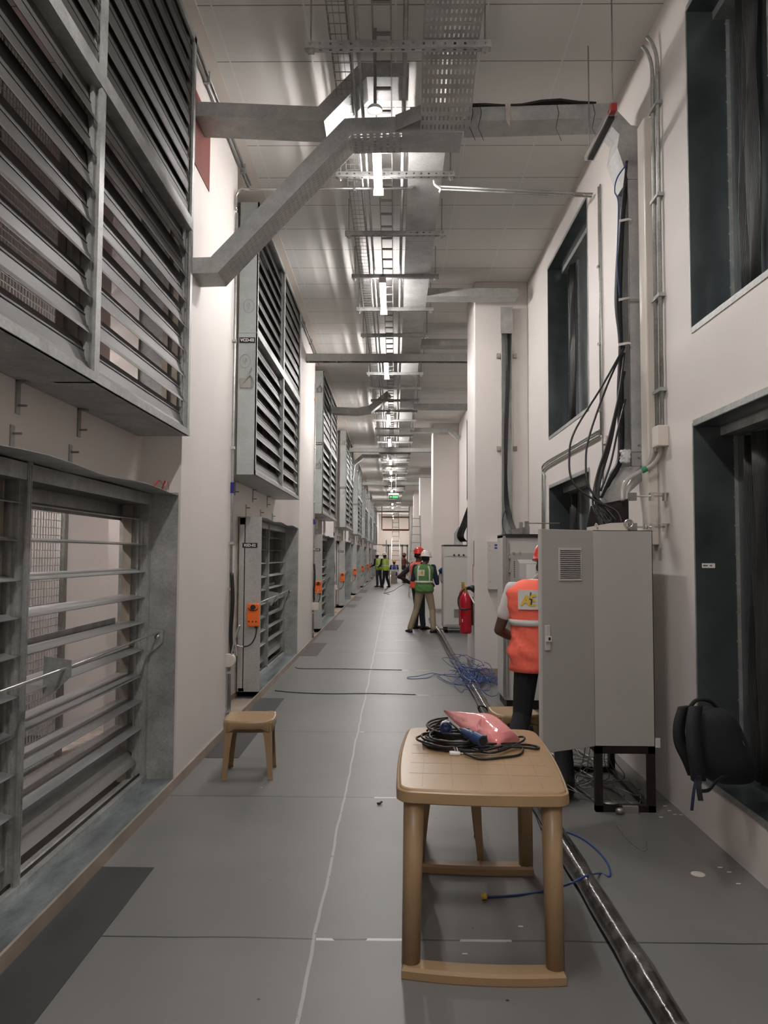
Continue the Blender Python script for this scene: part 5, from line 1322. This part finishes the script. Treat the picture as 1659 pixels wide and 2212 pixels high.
# cables under the nearest cabinet
random.seed(21); mb = MB()
for j in range(22):
    x0_, y0_ = cx0+random.uniform(-0.1, 0.3), cyn+random.uniform(0.3, 1.3); P_ = []
    ph = random.uniform(0, 6); rx, ry = random.uniform(0.05, 0.2), random.uniform(0.1, 0.35)
    for i in range(17):
        a = ph+4.8*i/16; P_.append((min(XR-0.02, x0_+rx*math.cos(a)), y0_+ry*math.sin(a), 0.01+0.05*(1+math.sin(a*1.3+j))*random.uniform(0.8, 1)))
    mb.tube(smooth_path(P_, 2), 0.0032, 5)
tag(obj('cable_tangle', mb, 'steel', smooth=True), 'tangle of grey and blue wires on the floor under the cabinet stand', 'cable')
mb = MB()
for j in range(7):
    x0_ = cx0+0.02+0.035*j; mb.tube(smooth_path([(x0_, cyn+0.3, Zb), (x0_-0.02, cyn+0.32, 0.25), (x0_-0.05+0.02*j, cyn+0.4, 0.1), (x0_-0.1, cyn+0.5, 0.02)], 5), 0.003, 5)
tag(obj('hanging_wires', mb, 'steel', smooth=True), 'thin wires hanging down below the nearest cabinet', 'wire')
tag(obj('steel_rods', MB().tube([(1.33, 5.15, 0.012), (1.12, 6.6, 0.012)], 0.010, 6).tube([(1.55, 5.3, 0.012), (1.25, 6.5, 0.012)], 0.010, 6).tube([(1.70, 5.45, 0.012), (1.45, 7.0, 0.012)], 0.012, 6), 'steel', smooth=True), 'steel rods lying on the floor behind the cabinet stand', 'rod')
tag(obj('cable_reel_coil', MB().tube([(1.17+0.13*math.cos(a)+0.004*math.sin(5*a), 7.0+0.16*math.sin(a), 0.02+0.006*a*0.5) for a in [2*PI*i/16 for i in range(96)]], 0.009, 6).tube(smooth_path([(1.25, 6.9, 0.06), (1.4, 6.85, 0.05), (1.6, 6.8, 0.03)], 5), 0.012, 6), 'black', smooth=True), 'coil of black cable on the floor behind the far stool', 'cable')
x, y = FL(1512, 1885)
tag(obj('paper_disc', MB().cyl((x, y, 0.0005), (x, y, 0.002), 0.035, n=24), 'foam'), 'pale round disc lying on the floor by the right wall', 'disc')
x, y = FL(822, 1738)
tag(obj('floor_scrap', MB().ell((x, y, 0.008), 0.016, 0.010, 0.008, 8, 5).tube([(x, y, 0.008), (x+0.02, y+0.015, 0.014)], 0.006, 5), 'black'), 'small dark scrap on the floor left of the table', 'scrap')
random.seed(9)
mb = MB()
for (px, py) in ((1450, 1748), (1462, 1756), (1475, 1757), (1440, 1738), (1432, 1762), (1600, 1905), (1580, 1880), (1560, 1870), (1130, 2000), (1010, 2060)):
    x, y = FL(px, py); mb.box(x-0.012, x+0.010, y-0.004, y+0.004, 0.0003, 0.002)
tag(obj('paint_flakes', mb, 'white'), 'white paint flakes scattered along the right wall foot', 'debris', kind='stuff')
yj_ = WIN[0][1]-0.005
xa, za = AT(1517, 1223, yj_); xb_, zb_ = AT(1545, 1213, yj_)
t = thing('jamb_label', 'small white label stuck on the dark jamb of the near lower window', 'label', (xa, yj_, za))
obj('label_sheet', MB().box(0, xb_-xa, -0.001, 0, 0, zb_-za), 'text', t)
mb = MB()
for a_, b_ in ((0.1, 0.2), (0.23, 0.3), (0.34, 0.42), (0.6, 0.66), (0.7, 0.76)): mb.box((xb_-xa)*a_, (xb_-xa)*b_, -0.002, -0.001, (zb_-za)*0.35, (zb_-za)*0.65)
obj('lettering', mb, 'label', t)
# ladders, scaffold and table at the far end
yE = 46.0
t = thing('a_frame_ladder', 'tall aluminium ladder leaning beside the right piers in the distance', 'ladder', (AT(893, 1250, 30)[0], 30, 0))
mb = MB().tube([(-0.15, 0, 0), (-0.02, 0.6, 3.2)], 0.03, 6).tube([(0.35, 0, 0), (0.28, 0.6, 3.2)], 0.03, 6); obj('rail', mb, 'steel', t)
mb = MB()
for i in range(10): mb.tube([(-0.15+0.013*i, 0.06*i, 0.32*i+0.2), (0.35-0.007*i, 0.06*i, 0.32*i+0.2)], 0.014, 5)
obj('rung', mb, 'chrome', t)
t = thing('step_ladder', 'aluminium ladder standing against the end wall', 'ladder', (AT(855, 1240, 56)[0], 56, 0))
mb = MB().tube([(-0.35, 0, 0), (-0.2, 2.0, 5.0)], 0.025, 6).tube([(0.35, 0, 0), (0.2, 2.0, 5.0)], 0.025, 6); obj('rail', mb, 'chrome', t)
mb = MB()
for i in range(14): mb.tube([(-0.34+0.011*i, 0.14*i, 0.35*i+0.2), (0.34-0.011*i, 0.14*i, 0.35*i+0.2)], 0.018, 5)
obj('rung', mb, 'chrome', t)
t = thing('scaffold_tower', 'small steel scaffold frame by the left wall at the far end', 'scaffold', (-1.1, 50, 0))
mb = MB()
for x in (-0.35, 0.55):
    for yy in (0, 1.2): mb.cyl((x, yy, 0), (x, yy, 2.6), 0.025, n=6)
for zz in (0.8, 1.6, 2.3): mb.cyl((-0.35, 0, zz), (0.55, 0, zz), 0.022, n=6).cyl((-0.35, 1.2, zz), (0.55, 1.2, zz), 0.022, n=6)
obj('tube_frame', mb, 'steel', t)
t = thing('gantry_frame', 'red and brown steel gantry hanging near the end wall', 'gantry', (0.05, 60, 0))
z0, z1 = AT(860, 1145, 60)[1], AT(860, 1117, 60)[1]
mb = MB().box(-1.0, 1.05, 0, 0.15, z0-0.05, z0+0.08); obj('red_beam', mb, 'redd', t)
mb = MB().box(-1.1, -1.03, 0, 0.15, z0, ZC).box(1.03, 1.12, 0, 0.15, z0, ZC).box(-1.1, 1.1, 0, 0.15, z1-0.06, z1+0.06); obj('brown_post', mb, 'rust', t)
# far door frame
t = thing('partition_frame', 'grey steel door frame standing across the far end of the corridor', 'frame', (0, 62, 0))
xa, za = AT(826, 1177, 62); xb_ = AT(882, 1177, 62)[0]
x1_, x2_ = AT(841, 1177, 62)[0], AT(871, 1177, 62)[0]
mb = MB().box(xa, xb_, 0, 0.1, za-0.12, za+0.03)
for x in (x1_, x2_, xb_): mb.box(x-0.12, x+0.0, 0, 0.1, 0, za)
mb.box(x2_, xb_, 0, 0.1, 1.0, 1.12)
obj('steel_frame', mb, 'steel', t)
t = thing('work_table', 'low table in front of the seated worker at the far end', 'table', (AT(856, 1235, 45)[0], 45, 0))
obj('tabletop', MB().box(-0.42, 0.42, -0.3, 0.3, 0.72, 0.76), 'cream', t)
for sx in (-0.38, 0.38):
    for sy in (-0.26, 0.26): obj('leg', MB().box(sx-0.03, sx+0.03, sy-0.03, sy+0.03, 0, 0.72), 'rust', t)
t = thing('work_bench', 'brown post bench under the far work table', 'bench', (AT(856, 1235, 44.3)[0]-0.15, 44.3, 0))
obj('bench_post', MB().box(-0.14, 0.14, -0.1, 0.1, 0, 0.7), 'skirt', t)

# ================================================================== PEOPLE
TORSO = [(0.84, .150, .112), (0.92, .165, .118), (1.02, .150, .108), (1.14, .158, .112), (1.26, .182, .120), (1.34, .192, .118), (1.39, .180, .100), (1.425, .130, .080), (1.45, .070, .062)]
def interp(z, tab):
    if z <= tab[0][0]: return tab[0][1:]
    for a, b in zip(tab, tab[1:]):
        if z <= b[0]:
            k = (z-a[0])/(b[0]-a[0]); k = k*k*(3-2*k)*0.4+k*0.6
            return tuple(a[i]+(b[i]-a[i])*k for i in range(1, len(a)))
    return tab[-1][1:]
def hand(mb, w_, d, side, curl=0.5, s=1.0):
    d = Vector(d).normalized(); up = Vector((0, 0, 1)); 
    if abs(d.z) > 0.85: up = Vector((0, 1, 0))
    lat = d.cross(up).normalized(); nrm = lat.cross(d).normalized()
    palm = Vector(w_) + d*0.045*s
    mb.obox(palm, d*0.040*s, lat*0.036*s, nrm*0.013*s)
    for i, (o, l_) in enumerate(((-0.028, .062), (-0.010, .072), (0.010, .068), (0.028, .055))):
        a = palm + d*0.038*s + lat*o*s
        b = a + (d*math.cos(curl) - nrm*math.sin(curl))*l_*0.5*s
        c = b + (d*math.cos(curl*2.2) - nrm*math.sin(curl*2.2))*l_*0.5*s
        mb.cap_limb([a, b, c], [0.0095*s, 0.009*s, 0.008*s], 8)
    a = palm - d*0.015*s - lat*0.034*s*side; b = a + (d*0.6 - lat*0.7*side)*0.034*s; c = b + (d*0.9-nrm*0.3)*0.028*s
    mb.cap_limb([a, b, c], [0.012*s, 0.011*s, 0.009*s], 8)
def remesh(o, vox, sm=4):
    m = o.modifiers.new('remesh', 'REMESH'); m.mode = 'VOXEL'; m.voxel_size = vox; m.use_smooth_shade = True
    s_ = o.modifiers.new('smooth', 'SMOOTH'); s_.iterations = sm; s_.factor = 0.5
def person(label, loc, rz, J=None, lean=(0, 0), hip=(0, 0), top='navy', sleeve='long', legs='blackc', vest=None, helmet=None, band='reflect', vox=0.010, head_dir=0.0, emblem=False, hem=0.80, scale=1.0, hz=0.0, head_off=(0, 0, 0), seated=False, kx_=1.02, vband=True, bz=1.05):
    t = thing('person', label, 'person', loc, rz)
    t.scale = (scale,)*3
    D = dict(shL=(-.185, 0, 1.385), shR=(.185, 0, 1.385), elL=(-.235, -.02, 1.12), elR=(.235, -.02, 1.12), wrL=(-.22, .10, .90), wrR=(.22, .10, .90),
             hiL=(-.085, 0, .90), hiR=(.085, 0, .90), knL=(-.10, .03, .49), knR=(.10, .03, .49), anL=(-.11, 0, .085), anR=(.11, 0, .085), toL=0.0, toR=0.0)
    if J: D.update(J)
    def off(z):   # leaning of the spine
        k = max(0.0, min(1.0, (z-0.9)/0.55)); return Vector((hip[0]+lean[0]*k, hip[1]+lean[1]*k, hz))
    V = {k: Vector(v) for k, v in D.items() if not isinstance(v, float)}
    for k in ('shL', 'shR'): V[k] = V[k]+off(1.39)
    for k in ('hiL', 'hiR'): V[k] = V[k]+off(0.9)
    def ring(z, g, n=28, kx=1.0):
        rx, ry = interp(z, TORSO); c = off(z)
        return [(c.x+(rx*kx+g)*math.copysign(abs(math.cos(a))**0.85, math.cos(a)), c.y+(ry+g)*math.copysign(abs(math.sin(a))**0.85, math.sin(a)), z+c.z) for a in [2*PI*j/n for j in range(n)]]
    zs = [0.84+0.61*i/18 for i in range(19)]
    hc = Vector((0, 0.02, 1.575))+off(1.5)+Vector(head_off); R = Matrix.Rotation(head_dir, 3, 'Z')
    nb = off(1.44)+Vector((0, 0, 1.43))
    # body: one continuous surface
    mb = MB(); mb.loft([ring(z, -0.012) for z in zs])
    mb.cap_limb([nb, hc-Vector((0, 0.01, 0.06))], [0.056, 0.054])
    mb.ell(hc+Vector((0, 0, 0.015)), 0.076, 0.096, 0.105, 18, 12, R)
    mb.ell(hc+R@Vector((0, 0.03, -0.06)), 0.055, 0.062, 0.055, 14, 8, R)       # jaw
    mb.ell(hc+R@Vector((0, 0.098, -0.015)), 0.014, 0.020, 0.024, 10, 7, R)     # nose
    mb.ell(hc+R@Vector((0, 0.085, -0.052)), 0.026, 0.012, 0.010, 10, 6, R)     # lips
    mb.ell(hc+R@Vector((0, 0.082, 0.022)), 0.05, 0.016, 0.012, 10, 6, R)       # brow
    for s in (-1, 1): mb.ell(hc+R@Vector((s*0.078, -0.005, -0.012)), 0.011, 0.022, 0.032, 8, 6, R)
    for s, q in ((-1, 'L'), (1, 'R')):
        mb.cap_limb([V['sh'+q], V['sh'+q]*0.5+V['el'+q]*0.5, V['el'+q]], [0.050, 0.045, 0.038])
        mb.cap_limb([V['el'+q], V['el'+q]*0.6+V['wr'+q]*0.4, V['wr'+q]], [0.038, 0.038, 0.026])
        hand(mb, V['wr'+q], V['wr'+q]-V['el'+q], s)
        mb.cap_limb([V['hi'+q], V['kn'+q], V['an'+q]], [0.082, 0.052, 0.036])
        mb.ell(V['an'+q]+Vector((0, 0.06, -0.045)), 0.035, 0.10, 0.032)
    b = obj('body', mb, 'skin', t, smooth=True); remesh(b, vox if vox < 0.009 else 0.010, 3)
    # eyes
    mb = MB()
    for s in (-1, 1): mb.ell(hc+R@Vector((s*0.030, 0.088, 0.004)), 0.011, 0.008, 0.007, 8, 6, R)
    obj('eyes', mb, 'whiteh', t, smooth=True)
    # hair
    rings = []
    for k in range(7):
        ph = PI/2*k/6; rings.append([hc+Vector((0, -0.006, 0.012))+R@Vector((0.083*math.cos(ph)*math.cos(a), (0.100*math.cos(ph))*math.sin(a)-(0.02 if math.sin(a) > 0 else 0), 0.108*math.sin(ph)-(0.05 if (math.sin(a) < 0.2 and k == 0) else 0))) for a in [2*PI*j/20 for j in range(20)]])
    obj('hair', MB().loft(rings), 'hair', t, smooth=True)
    # trousers
    mb = MB(); mb.loft([ring(z, 0.006) for z in (0.84, 0.88, 0.92, 0.96, 1.0, 1.03)])
    for q in 'LR':
        h_, k_, a_ = V['hi'+q], V['kn'+q], V['an'+q]
        mb.cap_limb([h_-Vector((0, 0, 0.01)), h_*0.5+k_*0.5, k_, k_*0.5+a_*0.5+Vector((0, -0.01, 0)), a_+Vector((0, 0, 0.01))], [0.098, 0.085, 0.070, 0.066, 0.060])
    o = obj('trousers', mb, legs, t, smooth=True); remesh(o, vox, 5)
    # shoes
    for q in 'LR':
        a_ = V['an'+q]; ry_ = Matrix.Rotation(D['to'+q], 3, 'Z'); rings = []
        for (yy, wd, hh) in ((-0.075, .030, .05), (-0.055, .040, .075), (0.0, .044, .085), (0.06, .046, .065), (0.12, .050, .05), (0.165, .045, .042), (0.19, .025, .03)):
            rings.append([Vector((a_.x, a_.y, a_.z-0.085))+ry_@Vector((wd*math.cos(x)*(0.9+0.1*abs(math.cos(x))), yy, max(0.0, hh*0.5+hh*0.5*math.sin(x)) if math.sin(x) > -0.7 else 0.0)) for x in [2*PI*j/16 for j in range(16)]])
        obj('shoe', MB().loft(rings), 'shoe', t, smooth=True)
    # shirt
    mb = MB(); mb.loft([ring(z, 0.004) for z in zs[2:]])
    for q in 'LR':
        s_, e_, w_ = V['sh'+q], V['el'+q], V['wr'+q]
        if sleeve == 'long':
            mb.cap_limb([s_, s_*0.5+e_*0.5, e_, e_*0.5+w_*0.5, w_*0.9+e_*0.1], [0.068, 0.058, 0.052, 0.047, 0.037])
        else:
            mb.cap_limb([s_, s_*0.5+e_*0.5, s_*0.38+e_*0.62], [0.060, 0.056, 0.054])
    o = obj('shirt', mb, top, t, smooth=True); remesh(o, vox, 5)
    # vest
    if vest:
        g = 0.028
        zv = [hem+(1.445-hem)*i/20 for i in range(21)]
        rings = []
        for i, z in enumerate(zv):
            r_ = ring(max(z, 0.84), g + 0.004*math.sin(i*1.9) + (0.008 if z < 1.0 else 0), 40, kx_)
            if z < 0.84: r_ = [(a, b_, z+hz) for a, b_, c in r_]
            if i in (0, 1, 2, 3, 4, 5, 6, 7, 8, 9): r_ = [(a+0.008*math.sin(i*1.3+j*0.9), b_+0.010*math.sin(i*1.7+j*1.3), c) for j, (a, b_, c) in enumerate(r_)]
            rings.append(r_)
        vo = obj('hi_vis_vest', MB().loft(rings), vest, t, smooth=True)
        def bandring(z0, z1, gg):
            return MB().loft([ring(z0, gg, 40, kx_), ring(z1, gg, 40, kx_)], cap=False)
        obj('reflective_band', bandring(bz, bz+0.045, g+0.010), band, vo, smooth=True, solid=0.002)
        def sp(x, z, gg, back=True):
            rx, ry = interp(z, TORSO); c = off(z); rx = rx*kx_+gg; ry = ry+gg
            cs = max(-0.98, min(0.98, x/rx)); ca = math.copysign(abs(cs)**(1/0.85), cs); sn = math.sqrt(max(0, 1-ca*ca))
            return Vector((c.x+x, c.y+(-1 if back else 1)*ry*sn**0.85, z+c.z))
        for xs in ((-0.125, 0.125) if vband else ()):
            for bk in (True, False):
                mb = MB()
                for i in range(10):
                    za, zb_ = 1.095+0.315*i/10, 1.095+0.315*(i+1)/10
                    ka, kb = xs*(1-0.25*max(0, (za-1.33))/0.09), xs*(1-0.25*max(0, (zb_-1.33))/0.09)
                    mb.quad(sp(ka-0.017, za, g+0.010, bk), sp(ka+0.017, za, g+0.010, bk), sp(kb+0.017, zb_, g+0.010, bk), sp(kb-0.017, zb_, g+0.010, bk))
                obj('reflective_band', mb, band, vo, smooth=True, solid=0.002)
        if emblem:
            ex0, ex1, ez0, ez1, sc_ = emblem
            mb = MB(); n_ = 6
            for i in range(n_):
                a, b_ = ex0+(ex1-ex0)*i/n_, ex0+(ex1-ex0)*(i+1)/n_
                mb.quad(sp(a, ez0, g+.012), sp(b_, ez0, g+.012), sp(b_, ez1, g+.012), sp(a, ez1, g+.012))
            em = obj('emblem_patch', mb, 'reflect', vo, solid=0.002)
            # lettering and bolt, following the patch
            W_, H_ = ex1-ex0, ez1-ez0
            def E_(u_, v_): return sp(ex0+W_*u_, ez0+H_*v_, g+.0145)
            def strokes(L_, th):
                mbx = MB()
                for (u0, v0, u1, v1) in L_:
                    d_ = Vector((u1-u0, v1-v0)); n2 = Vector((-d_.y, d_.x)).normalized()*th
                    mbx.quad(E_(u0+n2.x, v0+n2.y), E_(u1+n2.x, v1+n2.y), E_(u1-n2.x, v1-n2.y), E_(u0-n2.x, v0-n2.y))
                return mbx
            obj('emblem_letters', strokes([(.14, .2, .42, .72), (.42, .72, .50, .2), (.26, .38, .50, .38), (.58, .2, .62, .72), (.62, .70, .85, .72), (.6, .46, .8, .48), (.58, .22, .84, .24)], .06), 'yellow', em, solid=0.001)
            obj('emblem_bolt', strokes([(.60, .88, .56, .52), (.52, .54, .66, .50), (.64, .52, .60, .24)], .035), 'label', em, solid=0.0015)
    if helmet:
        rings = []
        hh = hc + Vector((0, 0, 0.052)); Rt = R@Matrix.Rotation(-0.10, 3, 'X')
        for (r_, z, fwd) in ((1.30, -0.012, 0.03), (1.30, -0.006, 0.03), (1.06, 0.0, 0), (1.04, 0.03, 0), (0.97, 0.065, 0), (0.80, 0.098, 0), (0.52, 0.120, 0), (0.2, 0.129, 0)):
            rings.append([hh+Rt@Vector((0.102*r_*math.cos(a)*(0.88 if r_ > 1.2 else 1), 0.128*r_*math.sin(a)*(0.92 if math.sin(a) < 0 else 1)+(fwd if math.sin(a) > 0 else 0), z)) for a in [2*PI*j/28 for j in range(28)]])
        ho = obj('safety_helmet', MB().loft(rings), helmet, t, smooth=True)
        obj('helmet_ridge', MB().tube([hh+Rt@Vector((0, 0.125*math.cos(a)*0.98, 0.131*math.sin(a))) for a in [PI*(0.12+0.76*i/10) for i in range(11)]], 0.009, 8), helmet, ho, smooth=True)
    return t
# man at the near cabinet
mx, my = AT(1163, 1300, 5.72)[0], 5.72
person('person in orange vest and red helmet working behind the open cabinet door', (mx, my, 0), 0.0,
       J=dict(shL=(-.195, 0, 1.375), elL=(-.285, .02, 1.07), wrL=(-.12, .22, .98), elR=(.27, .10, 1.10), wrR=(.34, .30, 1.12),
              knL=(-.13, -.06, .47), anL=(-.27, -.28, .085), knR=(.13, -.12, .46), anR=(.10, -.45, .085), toL=0.3, toR=2.6),
       lean=(0.01, 0.05), hip=(0, -0.05), top='shirtw', sleeve='short', legs='blackc', vest='vorg', helmet='redh', head_dir=-0.3, vox=0.008,
       emblem=(-0.175, -0.03, 1.235, 1.375, 1), hem=0.785, head_off=(0.085, 0.08, -0.03), scale=1.0, kx_=1.17, vband=False, bz=1.115)
# worker in green
gx, gy = FL(920, 1367); gy += 0.1
person('person in green vest, white helmet and khaki trousers standing with their back turned', (gx-0.02, gy, 0), -0.12,
       J=dict(elL=(-.25, .05, 1.12), wrL=(-.10, .28, 1.15), elR=(.27, .03, 1.05), wrR=(.26, .30, 1.17), knL=(-.17, .06, .48), anL=(-.30, .0, .085), knR=(.17, .05, .48), anR=(.20, -.02, .085), toL=0.5, toR=-1.1),
       top='navy', legs='khaki', vest='vgrn', helmet='whiteh', vox=0.009, emblem=(-0.11, 0.02, 1.20, 1.33, 1), hem=0.86, head_dir=-0.35, head_off=(0.03, 0.03, -0.01), scale=0.99)
rx_, ry_ = FL(905, 1361); 
person('person in red helmet and black shirt standing just left of the green vest', (0.52, ry_+0.25, 0), -1.0,
       J=dict(elL=(-.22, -.34, 1.12), wrL=(-.17, -.08, .98), elR=(.27, .0, 1.1), wrR=(.2, .2, 1.0), knL=(-.08, .03, .49), anL=(-.10, 0, .085), anR=(.12, .05, .085)),
       top='blackc', legs='jean', vest='vorg', helmet='redh', vox=0.010, hem=0.88, head_dir=-0.35, scale=1.02)
t = thing('blue_gloves', 'blue gloves and dangling wires held out by the worker in green', 'gloves', AT(957, 1228, gy+0.42)[:1] + (gy+0.42, AT(957, 1228, gy+0.42)[1]))
obj('glove', MB().cap_limb([(-0.06, 0, -0.04), (0.0, 0, 0.0), (0.08, 0, 0.09)], [0.035, 0.04, 0.025], 10), 'bluecab', t, smooth=True)
mb = MB(); random.seed(4)
for j in range(7): mb.tube(smooth_path([(-0.06, 0, -0.03), (-0.08+0.02*j, 0.02, -0.15), (-0.05+0.03*j, 0, -0.25-0.02*j), (0.0+0.02*j, 0, -0.33-0.01*j)], 4), 0.006, 5)
obj('wires', mb, 'black', t, smooth=True)
# distant people
fx_, fy_ = FL(819, 1268)
person('person in white helmet and dark trousers at the far low damper, left of the pair', (fx_, fy_, 0), 0.9,
       J=dict(elL=(-.25, .10, 1.12), wrL=(-.15, .36, 1.05), elR=(.25, .12, 1.12), wrR=(.12, .36, 1.08), knR=(.16, .02, .49), anR=(.2, .0, .085)), lean=(0, .10), top='navy', legs='jean', vest='vlime', helmet='whiteh', vox=0.012, hem=0.86)
fx_, fy_ = FL(834, 1269)
person('person in lime vest and white helmet bending beside the far damper', (fx_, fy_, 0), 0.7,
       J=dict(elL=(-.25, .10, 1.12), wrL=(-.15, .36, 1.05), elR=(.25, .12, 1.12), wrR=(.12, .36, 1.08), anL=(-.22, -.02, .085), anR=(.22, .0, .085)), lean=(0, .08), top='navy', legs='blackc', vest='vlime', helmet='whiteh', vox=0.012, hem=0.84)
fx_, fy_ = FL(870, 1259)
person('person in maroon shirt and dark red helmet standing by the far ladders', (fx_+0.08, fy_, 0), -1.2,
       J=dict(elL=(-.22, .12, 1.15), wrL=(-.12, .38, 1.20), elR=(.24, .12, 1.12), wrR=(.14, .38, 1.15)), top='maroon', legs='blackc', helmet='maroon', vox=0.012)
sx_ = AT(852, 1230, 46.2)[0]
person('person seated in blue vest and orange helmet behind the far work table', (sx_, 46.2, 0), 0.0,
       J=dict(elL=(-.25, .10, 0.70), wrL=(-.15, .34, .76), elR=(.25, .10, 0.70), wrR=(.15, .34, .76), knL=(-.13, .40, .50), knR=(.13, .40, .50), anL=(-.13, .38, .085), anR=(.13, .38, .085)),
       hz=-0.42, top='navy', legs='jean', vest='vblue', helmet='oranh', vox=0.012, hem=0.86, lean=(0, .05))
t = thing('stool_seat', 'low block seat under the seated far worker', 'stool', (sx_, 46.2, 0))
obj('seat_block', MB().box(-0.18, 0.18, -0.18, 0.15, 0, 0.38), 'rust', t)

# ------------------------------------------------------------------ small repeated fittings become a part each
def split_loose(o):
    me = o.data; bm = bmesh.new(); bm.from_mesh(me); bm.verts.ensure_lookup_table()
    seen = set(); groups = []
    for v in bm.verts:
        if v.index in seen: continue
        st = [v]; seen.add(v.index); g = []
        while st:
            q = st.pop(); g.append(q.index)
            for e in q.link_edges:
                w2 = e.other_vert(q)
                if w2.index not in seen: seen.add(w2.index); st.append(w2)
        groups.append(set(g))
    if len(groups) > 1:
        faces = [[v.index for v in f.verts] for f in bm.faces]; co = [tuple(v.co) for v in bm.verts]; sm = bool(me.polygons[0].use_smooth)
        base = o.name.split('.')[0]
        for n, g in enumerate(groups):
            idx = sorted(g); mp = {a: i for i, a in enumerate(idx)}
            nm = bpy.data.meshes.new(base); nm.from_pydata([co[a] for a in idx], [], [[mp[a] for a in f] for f in faces if f[0] in g]); nm.update()
            nm.materials.append(me.materials[0])
            if sm: nm.polygons.foreach_set('use_smooth', [True]*len(nm.polygons))
            if n == 0: o.data = nm
            else:
                c = o.copy(); c.data = nm; col.objects.link(c)
    bm.free()
for o in list(sc.objects):
    if o.type == 'MESH' and o.parent and o.name.split('.')[0] in ('saddle', 'end_cap', 'bracket', 'clip', 'knob', 'pin_hole', 'lifting_eye', 'tube_post', 'red_pipe', 'valve_tag', 'screw', 'plug_pin', 'fixing_strap', 'clamp'):
        split_loose(o)
